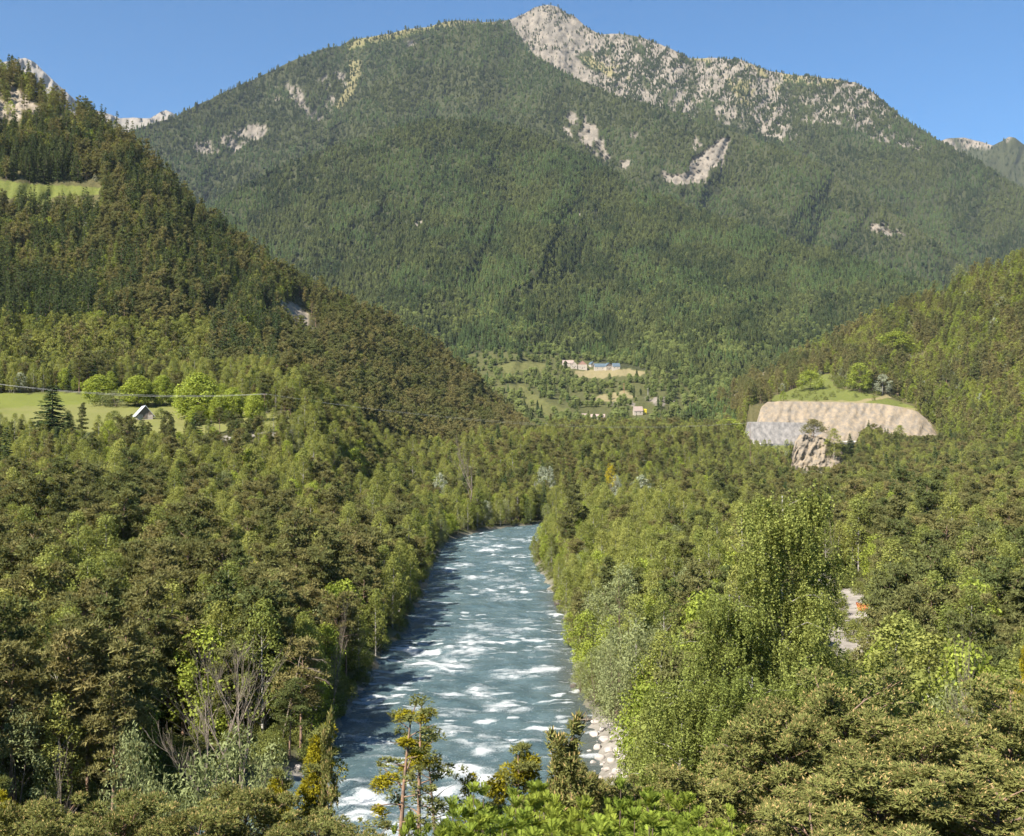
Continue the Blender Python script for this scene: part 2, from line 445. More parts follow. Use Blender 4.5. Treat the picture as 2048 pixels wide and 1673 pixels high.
# ------------------------------------------------------------------ river water
FOAM = [  # px, py, half width px, half height px, strength
    (860, 1325, 60, 14, 1), (900, 1332, 55, 10, 1), (920, 1300, 50, 12, .9), (840, 1352, 22, 10, .9), (800, 1362, 40, 4, .9), (945, 1282, 40, 10, .9),
    (1030, 1345, 55, 8, 1), (1090, 1338, 50, 8, .8), (905, 1390, 40, 9, .8), (960, 1380, 30, 14, .9), (1000, 1410, 40, 14, .9), (1035, 1415, 40, 10, .8),
    (915, 1422, 45, 9, .9), (890, 1452, 50, 8, .7), (900, 1460, 25, 8, .9), (970, 1500, 30, 12, .9), (985, 1492, 50, 14, .6), (1090, 1300, 40, 6, .7),
    (960, 1250, 60, 6, .7), (1000, 1258, 60, 7, .6), (940, 1270, 30, 8, .6), (1050, 1240, 50, 5, .6), (1010, 1195, 50, 7, .7), (970, 1180, 30, 8, .7),
    (900, 1140, 25, 4, .9), (925, 1130, 30, 4, .8), (950, 1155, 40, 6, .6), (975, 1100, 35, 4, .9), (995, 1092, 30, 4, .8), (1030, 1095, 25, 3, .7),
    (1040, 1080, 30, 3, .7), (985, 1078, 30, 3, .7), (960, 1085, 25, 3, .6), (1000, 1160, 40, 7, .7), (1040, 1170, 30, 6, .7), (880, 1245, 25, 4, .8), (870, 1222, 25, 4, .8),
    (1110, 1225, 30, 4, .7), (1150, 1240, 25, 4, .5), (1180, 1345, 30, 5, .6), (1085, 1370, 30, 5, .6), (1120, 1420, 35, 5, .5), (1070, 1440, 25, 5, .5),
    (900, 1575, 90, 22, 1), (860, 1600, 60, 26, 1), (740, 1625, 70, 16, 1), (940, 1535, 60, 12, .9), (800, 1570, 60, 14, .8), (700, 1560, 50, 10, .7), (960, 1470, 45, 8, .6), (1060, 1480, 35, 6, .5), (740, 1480, 90, 16, .5), (800, 1520, 100, 22, .6), (880, 1540, 80, 24, .8), (960, 1560, 60, 24, .9), (760, 1590, 60, 20, .9), (700, 1600, 60, 14, .8), (850, 1620, 60, 30, .95), (820, 1660, 60, 40, .9),
    (930, 1610, 50, 30, .8), (640, 1640, 50, 20, .6), (780, 1290, 25, 4, .4), (720, 1440, 30, 5, .4), (830, 1425, 25, 5, .4), (1010, 1125, 40, 4, .6), (905, 1180, 30, 4, .4), (1130, 1300, 25, 5, .5)]
fx = []
for (a, b, c, d_, s_) in FOAM:
    P = W(a, b, 70400.0 / (b - 905)); D = P[1]
    P2 = W(a, b + d_, 70400.0 / (b + d_ - 905)); 
    fx.append((P[0], D, c / F * D, max(abs(D - P2[1]), 0.6), s_))
cl = [RC[0]]
fine = _spline(_cp, 0.32)
acc = 0; keep = [0]
for i in range(1, len(fine)):
    acc += np.hypot(*(fine[i, :2] - fine[i - 1, :2]))
    yy_ = fine[i, 1]
    need = 0.32 if 85 < yy_ < 210 else (0.6 if 60 < yy_ < 500 else 2.5)
    if acc >= need: keep.append(i); acc = 0
FL = fine[keep]
tg = np.gradient(FL[:, :2], axis=0); tg /= np.linalg.norm(tg, axis=1, keepdims=True)
nrm = np.stack([tg[:, 1], -tg[:, 0]], 1)
tt = np.linspace(-1, 1, 110)
HWm = FL[:, 2] + 1.6
RX = FL[:, 0][:, None] + nrm[:, 0][:, None] * tt[None] * HWm[:, None]
RY = FL[:, 1][:, None] + nrm[:, 1][:, None] * tt[None] * HWm[:, None]
w1 = fbm(RX / 2.6, RY / 2.0, 21, 4); w2 = fbm(RX / 7, RY / 5, 31, 3); w3 = 1 - np.abs(2 * fbm(RX / 4.2, RY / 2.4, 51, 3) - 1)
RZ = FL[:, 3][:, None] + (w1 - .5) * 0.55 + (w2 - .5) * 0.9 + (w3 - 0.75) * 0.35
foam = np.zeros_like(RX)
for (a, b, c, d_, s_) in fx:
    wx = (fbm(RX / 1.7, RY / 1.0, 171, 3) - .5) * c * 1.1; wy = (fbm(RX / 1.7, RY / 1.0, 172, 3) - .5) * d_ * 1.5
    g = s_ * np.exp(-((RX + wx - a) / (c * .8)) ** 2 - ((RY + wy - b) / (d_ * .85)) ** 2)
    foam = np.maximum(foam, g)
RZ += foam * 0.35 * w1
fn = fbm(RX / 2.2, RY / 1.3, 61, 4)
f3 = fbm(RX / .9, RY / .5, 63, 3)
foam = np.clip(foam * (0.15 + 2.2 * np.maximum(fn - .22, 0) + .9 * (f3 - .5)), 0, 1)
small = ss(fbm(RX / 3.0, RY / 1.1, 71, 4), 0.58, 0.74) * 0.85 * ss(fbm(RX / 14, RY / 18, 81, 2), 0.3, 0.6)
foam = np.maximum(foam, small)
RP = np.stack([RX, RY, RZ], -1)
t = NT('river_water'); p = t.n('ShaderNodeBsdfPrincipled')
geo = t.n('ShaderNodeNewGeometry').outputs['Position']
na = t.noise(1.6, 6, geo, 0.7, (1, 1.5, 1)); nb = t.noise(5.5, 5, geo, 0.7, (1, 1.6, 1)); nc = t.noise(0.22, 3, geo)
nd = t.noise(2.6, 5, geo, 0.65, (0.55, 1.6, 1))
fo = t.attr('foam')
fo2 = t.math('ADD', fo, t.math('MULTIPLY', t.math('SUBTRACT', nb, 0.5), 2.0))
fo3 = t.math('MULTIPLY', t.ramp(fo2, [(0.20, 0.0), (0.95, 1.0)]), t.ramp(fo, [(0.02, 0.0), (0.22, 1.0)]))
fl = t.math('MULTIPLY', t.ramp(nd, [(0.62, 0.0), (0.72, 1.0)]), 0.55)
fo3 = t.math('MAXIMUM', fo3, fl)
wc = t.mix(t.ramp(nc, [(0.35, 0.0), (0.65, 1.0)]), (0.044, 0.076, 0.086), (0.084, 0.124, 0.132))
wc = t.mix(t.math('MULTIPLY', t.ramp(na, [(0.45, 0.0), (0.75, 1.0)]), 0.35), wc, (0.12, 0.178, 0.175))
wc = t.mix(t.attr('shallow'), wc, (0.070, 0.068, 0.052))
c = t.mix(fo3, wc, (0.52, 0.54, 0.54))
t.l(c, p.inputs['Base Color'])
t.l(t.math('ADD', t.math('MULTIPLY', fo3, 0.5), 0.22), p.inputs['Roughness'])
p.inputs['Specular IOR Level'].default_value = 0.4
b = t.n('ShaderNodeBump', i_Strength=0.7, i_Distance=0.35); t.l(t.math('ADD', na, t.math('MULTIPLY', nb, 0.35)), b.inputs['Height']); t.l(b.outputs[0], p.inputs['Normal'])
t.l(p.outputs[0], t.out.inputs[0])
M['water'] = t.m
shal = ss(tt, 0.55, 0.98)[None] * (0.35 + 0.6 * fbm(RX / 6, RY / 8, 91, 3)) * ((RY < 260) & (RY > 80))
tag(link('river', grid_mesh('river', RP, M['water'], {'foam': foam, 'shallow': shal})), kind='structure')

# ------------------------------------------------------------------ mountain and hill lofts
def loft(name, sk, base, mat, du=5, nv=150, polys=(), amp=0.02, nf=0.01, prof=1.0, seed=1, off=0, skn=3.0, rough=0.0, extra=None, streak=0.0, smooth=True, roughfreq=0.05):
    """sk rows (px, py, d); base rows (px, py, d): a surface from base to skyline with a back slope behind"""
    sk = np.array(sk, float); base = np.array(base, float)
    px = np.arange(sk[0, 0], sk[-1, 0] + 1, du)
    ys = np.interp(px, sk[:, 0], sk[:, 1]) + off + (fbm(px / 22, px * 0 + seed, seed, 4) - .5) * 2 * skn
    dsk = np.interp(px, sk[:, 0], sk[:, 2]); yb = np.interp(px, base[:, 0], base[:, 1]); db = np.interp(px, base[:, 0], base[:, 2])
    v = np.linspace(0, 1, nv)[:, None]
    PY = yb + (ys - yb) * v; PX = np.repeat(px[None], nv, 0)
    D = db + (dsk - db) * v ** prof
    env = np.sin(np.pi * np.clip(v, 0, 1)) ** 0.6 + 0.12
    rid = 1 - np.abs(2 * fbm(PX * nf * 1.3 + PY * nf * 0.5, PY * nf * 0.45, seed, 5) - 1)
    D = D * (1 + amp * env * (rid * 2 - 1.3) + amp * 0.5 * env * (fbm(PX * nf * 4, PY * nf * 4, seed + 9, 4) - .5))
    rock = np.zeros_like(PX); grass = np.zeros_like(PX); dry = np.zeros_like(PX)
    jx = (fbm(PX / 9, PY / 9, seed + 3, 3) - .5) * 16; jy = (fbm(PX / 9, PY / 9, seed + 4, 3) - .5) * 16
    for (kind, s_, pl) in polys:
        jj = 0.35 if kind != 'rock' or s_ > 0.9 else 1.0
        mk = inpoly(PX + jx * jj, PY + jy * jj, pl)
        n = 1.0
        if kind == 'rock' and s_ < 0.9:
            a = math.radians(58)
            q = fbm((PX * math.sin(a) - PY * math.cos(a)) / 16, (PX * math.cos(a) + PY * math.sin(a)) / 55, seed + 33, 4)
            q2 = fbm(PX / 7, PY / 9, seed + 35, 3)
            n = ss(q * 0.6 + q2 * 0.4, 0.70 - 0.42 * s_, 0.80 - 0.42 * s_)
            val = mk * n
        else: val = mk * s_
        if kind == 'rock': rock = np.maximum(rock, val)
        if kind == 'grass': grass = np.maximum(grass, val)
        if kind == 'dry': grass = np.maximum(grass, val * 0.9); dry = np.maximum(dry, val)
    if rough:
        D = D * (1 + rough * rock * (1 - np.abs(2 * fbm(PX * roughfreq * 1.9 + PY * roughfreq * .5, PY * roughfreq * .7, seed + 71, 5) - 1) - 0.6))
    P = W(PX, PY, D)
    front = P.copy()
    # the far slope behind the crest
    back = []
    for k, (dd, dz) in enumerate(((0.012, -.01), (0.03, -.05), (0.07, -.18), (0.14, -.5), (0.2, -1.0))):
        q = P[-1].copy(); q[:, 0] *= 1 + dd; q[:, 1] *= 1 + dd; q[:, 2] = q[:, 2] + dz * (q[:, 2] + 20)
        back.append(q)
    low = P[0].copy(); low[:, 2] -= 40; low[:, 1] *= 0.995
    full = np.concatenate([low[None], P, np.array(back)], 0)
    def ext(a): return np.concatenate([a[:1], a, np.repeat(a[-1:], len(back), 0)], 0)
    me = grid_mesh(name, full, mat, {'rock': ext(rock), 'grass': ext(grass), 'dry': ext(dry)}, smooth)
    tag(link(name, me), kind='structure')
    return dict(P=front, rock=rock, grass=grass, px=PX, py=PY, D=D)

def sample(L, n, dens, rng, ymax=None):
    P = L['P']
    a = P[1:, :-1] - P[:-1, :-1]; b = P[:-1, 1:] - P[:-1, :-1]
    area = np.linalg.norm(np.cross(a, b), axis=-1)
    hor = np.abs(np.cross(a, b)[..., 2])
    w = (0.6 * hor + 0.4 * area) * dens[:-1, :-1]
    w = w.ravel() / w.sum()
    idx = rng.choice(len(w), n, p=w)
    i, j = np.divmod(idx, P.shape[1] - 1)
    u = rng.random(n)[:, None]; v = rng.random(n)[:, None]
    Q = P[i, j] * (1 - u) * (1 - v) + P[i, j + 1] * u * (1 - v) + P[i + 1, j] * (1 - u) * v + P[i + 1, j + 1] * u * v
    return Q, L['px'][i, j], L['py'][i, j], L['rock'][i, j]

SKY_B = [(-300, 520, 3600), (100, 330, 3900), (285, 252, 4200), (340, 236, 4300), (430, 192, 4500), (520, 152, 4700), (600, 112, 4800), (650, 96, 4900), (680, 92, 4950), (700, 78, 5000), (740, 72, 5000), (770, 68, 5050),
         (800, 60, 5100), (850, 53, 5200), (880, 45, 5250), (920, 38, 5300), (960, 42, 5400), (1000, 41, 5500), (1030, 34, 5550), (1050, 26, 5600), (1070, 14, 5600), (1095, 9, 5600), (1115, 13, 5600), (1135, 27, 5600), (1150, 32, 5600), (1170, 50, 5550), (1200, 66, 5500),
         (1240, 66, 5450), (1280, 73, 5400), (1320, 86, 5350), (1350, 100, 5300), (1380, 115, 5300), (1430, 113, 5250), (1480, 118, 5200), (1540, 140, 5150), (1600, 150, 5100), (1660, 155, 5050),
         (1710, 163, 5000), (1750, 185, 4950), (1790, 222, 4900), (1830, 250, 4850), (1880, 280, 4800), (1950, 318, 4700), (2048, 378, 4600), (2300, 540, 4400)]
POLY_B = [
    ('rock', 0.95, [(1015, 45), (1045, 20), (1095, 0), (1140, 20), (1180, 50), (1225, 90), (1190, 95), (1150, 112), (1170, 135), (1230, 160), (1300, 210), (1230, 200), (1120, 150), (1060, 100)]),
    ('rock', 0.72, [(1160, 40), (1300, 72), (1380, 110), (1410, 160), (1430, 220), (1380, 235), (1310, 215), (1240, 150), (1180, 110)]),
    ('dry', 0.8, [(1160, 115), (1210, 110), (1260, 150), (1290, 180), (1230, 165)]),
    ('rock', 0.75, [(1200, 145), (1290, 165), (1350, 215), (1290, 210), (1230, 185)]),
    ('rock', 0.70, [(1380, 125), (1440, 110), (1560, 145), (1600, 290), (1500, 260), (1430, 245), (1400, 180)]), ('rock', .6, [(1680, 230), (1740, 215), (1800, 260), (1850, 300), (1790, 290), (1700, 265)]),
    ('rock', 0.68, [(1560, 150), (1660, 155), (1740, 175), (1800, 240), (1730, 262), (1650, 245), (1600, 250)]),
    ('dry', 0.75, [(1380, 118), (1440, 105), (1540, 130), (1660, 148), (1720, 165), (1640, 172), (1540, 158), (1450, 135)]),
    ('dry', 0.5, [(1440, 150), (1560, 170), (1570, 225), (1450, 205)]),
    ('grass', 0.9, [(690, 90), (740, 70), (800, 58), (870, 45), (880, 58), (800, 78), (745, 88), (700, 102)]),
    ('dry', 0.5, [(690, 90), (760, 66), (870, 44), (1010, 38), (1010, 48), (870, 56), (760, 80), (700, 98)]),
    ('grass', 0.8, [(700, 120), (722, 122), (722, 150), (700, 200), (682, 218), (672, 216), (695, 170)]),
    ('dry', 0.6, [(700, 120), (722, 122), (722, 150), (700, 200), (682, 218), (672, 216), (695, 170)]),
    ('rock', 0.60, [(545, 170), (575, 165), (620, 185), (640, 150), (690, 145), (690, 175), (650, 240), (625, 240), (585, 215), (550, 200)]),
    ('rock', 0.66, [(385, 290), (460, 268), (500, 250), (535, 250), (530, 270), (480, 300), (395, 312)]),
    ('rock', 0.8, [(815, 85), (862, 82), (868, 112), (838, 108)]),
    ('rock', 0.9, [(925, 36), (1010, 36), (1010, 44), (925, 46)])]
LB = loft('mountain', SKY_B, [(-300, 880, 2700), (2300, 880, 2900)], M['mountain'], du=4, nv=230, polys=POLY_B, amp=0.017, nf=0.006, seed=2, off=2, skn=2.5, rough=0.011, roughfreq=0.10)
SK_M = [(430, 440, 3700), (520, 350, 3900), (600, 285, 4050), (660, 255, 4150), (700, 225, 4250), (740, 180, 4350), (790, 120, 4500), (840, 80, 4600), (900, 55, 4700), (960, 46, 4750), (1000, 50, 4800), (1035, 88, 4750), (1070, 112, 4700), (1100, 128, 4650),
        (1160, 158, 4500), (1230, 188, 4400), (1330, 214, 4300), (1400, 240, 4200), (1470, 262, 4150), (1560, 292, 4050), (1650, 335, 3950), (1750, 400, 3850), (1850, 465, 3700), (1950, 540, 3600), (2150, 660, 3400)]
POLY_M = [
    ('rock', 0.92, [(1130, 232), (1150, 222), (1154, 250), (1140, 248)]), ('rock', 0.92, [(1122, 250), (1138, 255), (1146, 278), (1132, 270)]),
    ('rock', 0.92, [(1165, 226), (1175, 245), (1193, 252), (1196, 275), (1182, 288), (1200, 318), (1170, 292), (1150, 262), (1163, 262)]),
    ('rock', 0.92, [(1188, 278), (1204, 278), (1210, 298), (1200, 305)]), ('rock', 0.95, [(1198, 312), (1210, 300), (1220, 312), (1213, 322)]),
    ('rock', 0.95, [(1238, 322), (1255, 318), (1262, 328), (1250, 340), (1240, 334)]), ('rock', 0.75, [(1248, 256), (1290, 268), (1270, 280)]),
    ('rock', 0.97, [(1320, 338), (1342, 352), (1375, 346), (1380, 320), (1395, 312), (1425, 290), (1440, 276), (1462, 275), (1452, 300), (1443, 348), (1438, 326), (1416, 344), (1411, 366), (1350, 370), (1330, 362)]),
    ('rock', 0.6, [(1384, 262), (1404, 262), (1402, 290), (1390, 302)]),
    ('rock', 0.62, [(1735, 448), (1780, 450), (1812, 470), (1745, 466)]), ('rock', 0.5, [(1840, 440), (1960, 436), (1960, 456), (1850, 462)]),
    ('rock', 0.6, [(1420, 372), (1432, 374), (1428, 392), (1420, 388)])]
LM = loft('mountain_spur', SK_M, [(430, 870, 2400), (2150, 870, 2500)], M['mountain'], du=4, nv=200, polys=POLY_M, amp=0.045, nf=0.0045, seed=5, off=3, skn=2, rough=0.02, roughfreq=0.1)
SK_F = [(-100, 640, 2500), (250, 520, 2700), (330, 470, 2800), (400, 425, 2900), (480, 372, 3000), (560, 330, 3100), (640, 300, 3150), (720, 274, 3200), (800, 248, 3250), (900, 233, 3300), (1000, 242, 3300), (1080, 264, 3250), (1150, 300, 3200),
        (1230, 343, 3150), (1310, 384, 3050), (1400, 418, 3000), (1500, 452, 2950), (1600, 484, 2900), (1700, 512, 2850), (1800, 545, 2800), (1900, 575, 2750), (2100, 650, 2600)]
POLY_F = [
    ('rock', 0.6, [(1092, 420), (1140, 424), (1192, 418), (1198, 434), (1092, 433)]), ('rock', 0.7, [(818, 442), (842, 438), (847, 452), (824, 455)]),
    ('grass', 1, [(1000, 730), (1040, 724), (1092, 728), (1082, 742), (1020, 748), (1000, 740)]),
    ('dry', 1, [(1150, 742), (1240, 738), (1292, 742), (1280, 752), (1230, 752), (1200, 758), (1155, 756)]),
    ('dry', 1, [(1170, 802), (1205, 790), (1250, 783), (1275, 795), (1230, 804)]),
    ('grass', 1, [(1010, 770), (1050, 772), (1085, 800), (1130, 818), (1150, 826), (1090, 830), (1040, 800)]),
    ('grass', 0.5, [(930, 712), (1000, 700), (1130, 712), (1240, 735), (1320, 745), (1400, 790), (1350, 860), (1000, 860), (960, 780)]), ('rock', 0.6, [(1290, 795), (1350, 798), (1365, 812), (1300, 812)]), ('rock', 0.6, [(1180, 802), (1280, 804), (1275, 812), (1180, 808)])]
LF = loft('mountain_shoulder', SK_F, [(-100, 870, 1500), (600, 870, 1350), (1000, 862, 1180), (1400, 862, 1180), (2100, 870, 1600)], M['mountain'], du=4, nv=220, polys=POLY_F, amp=0.055, nf=0.0042, seed=8, off=4, skn=2, rough=0.01)

LHILL_SK = [(-350, 20, 900), (-150, 60, 930), (0, 112, 950), (30, 125, 950), (60, 150, 945), (100, 178, 940), (150, 200, 930), (200, 228, 920), (240, 252, 915), (290, 292, 910), (330, 335, 905), (380, 385, 905), (440, 430, 905), (500, 472, 910), (560, 505, 920),
            (620, 540, 940), (700, 570, 960), (760, 592, 980), (820, 622, 1000), (880, 655, 1020), (940, 700, 1040), (985, 735, 1060), (1020, 775, 1080), (1060, 810, 1100), (1120, 860, 1120), (1160, 890, 1140)]
LHILL_SK = [(x_ - 38 * min(1, max(0, (x_ - 350) / 350)), y_ + 10 * min(1, max(0, (x_ - 350) / 350)), d_) for x_, y_, d_ in LHILL_SK]
_lb = [(-350, 770, 575), (0, 772, 575), (300, 778, 575), (560, 812, 600), (700, 858, 640), (760, 888, 680), (860, 918, 745), (900, 912, 765), (1060, 897, 900), (1160, 915, 960)]
POLY_L = [('grass', 1, [(-100, 370), (0, 362), (60, 368), (140, 372), (205, 378), (195, 390), (120, 392), (80, 410), (55, 396), (0, 396), (-100, 392)]),
          ('rock', 0.8, [(-20, 165), (25, 172), (50, 190), (62, 205), (40, 225), (48, 238), (-20, 240)]), ('rock', 0.6, [(60, 205), (120, 210), (190, 225), (120, 232), (60, 228)]),
          ('grass', 0.8, [(-10, 320), (20, 322), (25, 345), (-10, 350)]),
          ('rock', 0.9, [(548, 600), (590, 605), (612, 625), (628, 660), (624, 690), (604, 668), (590, 640), (556, 622)]), ('rock', 0.5, [(400, 612), (540, 618), (560, 650), (400, 645)]),
          ('dry', 0.9, [(622, 748), (650, 752), (676, 772), (690, 800), (678, 800), (660, 778), (625, 760)])]
LL = loft('hill', LHILL_SK, _lb, M['hill'], du=5, nv=170, polys=POLY_L, amp=0.018, nf=0.007, seed=13, off=28, skn=5, rough=0.012, roughfreq=0.06)
RHILL_SK = [(1280, 872, 1420), (1340, 838, 1450), (1400, 792, 1480), (1460, 758, 1490), (1500, 735, 1480), (1560, 712, 1460), (1620, 688, 1420), (1700, 645, 1380), (1780, 612, 1340), (1850, 580, 1290), (1920, 548, 1240), (1990, 520, 1190), (2048, 500, 1150), (2200, 440, 1050), (2400, 370, 980)]
_rb = [(1280, 905, 1260), (1400, 900, 1200), (1480, 896, 1120), (1500, 810, 1110), (1600, 803, 1108), (1700, 806, 1106), (1760, 810, 1105), (1840, 826, 1100), (1875, 860, 1085), (1900, 892, 1050), (1950, 900, 950), (2048, 915, 820), (2200, 930, 700), (2400, 950, 620)]
POLY_R = [('grass', 1, [(1530, 802), (1600, 772), (1640, 752), (1662, 748), (1670, 775), (1720, 785), (1790, 800), (1840, 820), (1750, 812), (1640, 806)]),
          ('dry', 1, [(1690, 807), (1760, 794), (1800, 782), (1806, 785), (1768, 799), (1700, 811)]), ('dry', .7, [(1560, 800), (1700, 802), (1830, 818), (1840, 826), (1700, 812), (1540, 808)]), ('grass', 1, [(1822, 708), (1850, 710), (1850, 726), (1828, 724)]),
          ('rock', 0.7, [(1400, 775), (1500, 728), (1590, 700), (1560, 750), (1480, 790), (1400, 810)]),
          ('rock', 0.8, [(1335, 838), (1350, 830), (1352, 848), (1330, 862)])]
LR = loft('hillside', RHILL_SK, _rb, M['hill'], du=5, nv=150, polys=POLY_R, amp=0.02, nf=0.006, seed=19, off=20, skn=5, rough=0.01)
# bare peaks far behind
M['pale_rock'] = terrain_mat('pale_far_rock', rock=(0.22, 0.195, 0.17), rock2=(0.165, 0.15, 0.13), rs=0.006, bumpd=20)
ALL = lambda x0, x1: [('rock', 0.97, [(x0, -100), (x1, -100), (x1, 900), (x0, 900)])]
loft('distant_peak', [(-200, 180, 7600), (-40, 135, 7500), (25, 120, 7400), (50, 116, 7400), (70, 126, 7400), (100, 155, 7400), (160, 210, 7500), (240, 236, 7500), (262, 236, 7500), (300, 237, 7400), (312, 230, 7400), (322, 223, 7400), (332, 220, 7400), (345, 226, 7400), (370, 245, 7400), (500, 300, 7500)],
     [(-200, 880, 5600), (500, 880, 5600)], M['pale_rock'], du=4, nv=90, polys=ALL(-300, 600), amp=0.03, nf=0.02, seed=23, skn=1.5, rough=0.02)
LD = loft('distant_ridge', [(1780, 330, 7300), (1860, 288, 7200), (1895, 276, 7200), (1930, 274, 7200), (1965, 282, 7100), (1985, 290, 7000), (2005, 280, 6900), (2018, 272, 6900), (2030, 274, 6900), (2048, 288, 6900), (2100, 310, 6900), (2300, 300, 6900)],
     [(1780, 880, 5600), (2300, 880, 5500)], M['mountain'], du=3, nv=100, polys=[('rock', 0.7, [(1880, 265), (1970, 272), (1985, 295), (1900, 305), (1880, 290)]), ('rock', 0.7, [(2012, 268), (2030, 270), (2030, 284), (2010, 282)]), ('rock', .8, [(2040, 280), (2070, 295), (2070, 320), (2040, 300)])], amp=0.02, nf=0.02, seed=29, off=2, skn=1.5, rough=0.02)

# ------------------------------------------------------------------ tree builders (material slot 0 bark, slot 1 leaves, slot 2 shoots / mistletoe)
def unit(a): return a / (np.linalg.norm(a, axis=-1, keepdims=True) + 1e-9)
def rdir(rng, n, up=0.0):
    d = rng.normal(size=(n, 3)); d[:, 2] += up
    return unit(d)
def pine(seed, h=13.0, cs=0.45, R=3.0, npad=55, ntuft=34, s=0.34, nb=3, wfac=0.16, lean=0.4, flat=0.42, bk=5, top=0.65, candles=False, padr=(0.5, 0.95), clumps=(), dead=0.0, tr=None):
    rng = np.random.default_rng(seed); m = MA()
    a = rng.random() * 6.28
    n = 8; z = np.linspace(0, h * 0.97, n); tt_ = z / h
    bx = np.cos(a) * lean * tt_ ** 2 + rng.normal(0, .06, n).cumsum() * .5; by = np.sin(a) * lean * tt_ ** 2 + rng.normal(0, .06, n).cumsum() * .5
    bx -= bx[0]; by -= by[0]
    T = np.stack([bx, by, z], 1); r0 = tr or (0.0125 * h + 0.04)
    m.tube(T, r0 * (1 - tt_ * .85), 7 if bk > 4 else 4, 0)
    nbr = max(8, int(npad / 2.6)); az = rng.random() * 6.28; count = 0
    for i in range(nbr):
        f = cs + (0.97 - cs) * ((i + .5) / nbr) ** 0.9; az += 2.4 + rng.normal(0, .35)
        t = (f - cs) / (1 - cs)
        L = R * (0.30 + 0.75 * (1 - t) ** top) * (0.62 + 0.5 * rng.random()) * (0.6 + 0.4 * ss(t, -0.1, 0.25))
        rise = 0.12 + 0.75 * t + rng.normal(0, .12)
        P0 = np.array([np.interp(f * h, z, bx), np.interp(f * h, z, by), f * h])
        k = 4; u = np.linspace(0, 1, k)
        dx, dy = math.cos(az), math.sin(az)
        B = P0 + np.stack([dx * L * u, dy * L * u, L * (rise * u - 0.10 * u * u + 0.05)], 1) + rng.normal(0, .05 * L, (k, 3)) * u[:, None]
        B[0] = P0
        m.tube(B, r0 * .32 * (1 - u * .8) * (1.1 - .5 * t), 3 if bk < 5 else 4, 0)
        if rng.random() < dead: continue
        npd = max(2, int(round(npad / nbr * (0.5 + L / R * .7))))
        for q in range(npd):
            uu = 0.38 + 0.64 * (q + rng.random() * .6) / npd
            C = np.array([np.interp(uu, u, B[:, c]) for c in range(3)])
            C = C + np.array([-dy, dx, 0]) * rng.normal(0, .30) * L * .6 * uu + np.array([0, 0, rng.random() * .25])
            pr = padr[0] + (padr[1] - padr[0]) * rng.random(); pr *= 0.75 + .35 * (1 - t)
            if bk >= 5 and rng.random() < .6:
                mid = np.array([np.interp(max(uu - .2, 0), u, B[:, c]) for c in range(3)])
                m.tube(np.array([mid, C]), np.array([.02, .008]), 3, 0)
            nt = int(ntuft * (0.7 + .6 * rng.random()))
            d = rdir(rng, nt, 0.55); rr = pr * (0.45 + 0.6 * rng.random((nt, 1)) ** .6)
            Q = C + d * rr * np.array([1, 1, flat]) + np.array([0, 0, .05])
            D = unit(d * np.array([1, 1, .7]) + np.array([0, 0, .55]) + rng.normal(0, .25, (nt, 3)))
            pv = 0.25 + 0.5 * rng.random()
            sz = s * (.6 + .5 * rng.random(nt)) * 1.05
            m.plates(Q, unit(d * np.array([1, 1, 1.2]) + np.array([0, 0, .5]) + rng.normal(0, .35, (nt, 3))), sz, sz * .55, rng, 1, np.clip(pv + rng.normal(0, .16, nt), 0, 1))
            for b in range(max(1, nb - 1)):
                DD = unit(D + rng.normal(0, .55, (nt, 3)))
                sz = s * (0.7 + .6 * rng.random(nt))
                m.blades(Q, DD, sz, sz * wfac * 2.2, rng, 1, np.clip(pv + rng.normal(0, .16, nt), 0, 1))
            if candles:
                kk = rng.random(nt) < .5
                m.blades(Q[kk] + D[kk] * s * .35, unit(D[kk] + np.array([0, 0, .5])), s * .65, s * .22, rng, 2, .5)
    for (cz, cr, ca, rad, n_) in clumps:
        C = np.array([np.interp(cz * h, z, bx) + math.cos(ca) * cr, np.interp(cz * h, z, by) + math.sin(ca) * cr, cz * h])
        d = rdir(rng, n_, .2); sub = rng.normal(0, .42 * rad, (5, 3)) * np.array([1, 1, 1.1]); si = rng.integers(0, 5, n_)
        Q = C + sub[si] + d * rad * .62 * (0.35 + .75 * rng.random((n_, 1)) ** .5)
        for b in range(3):
            m.blades(Q, unit(d + rng.normal(0, .6, (n_, 3))), 0.16, 0.055, rng, 3, rng.random(n_))
    return m
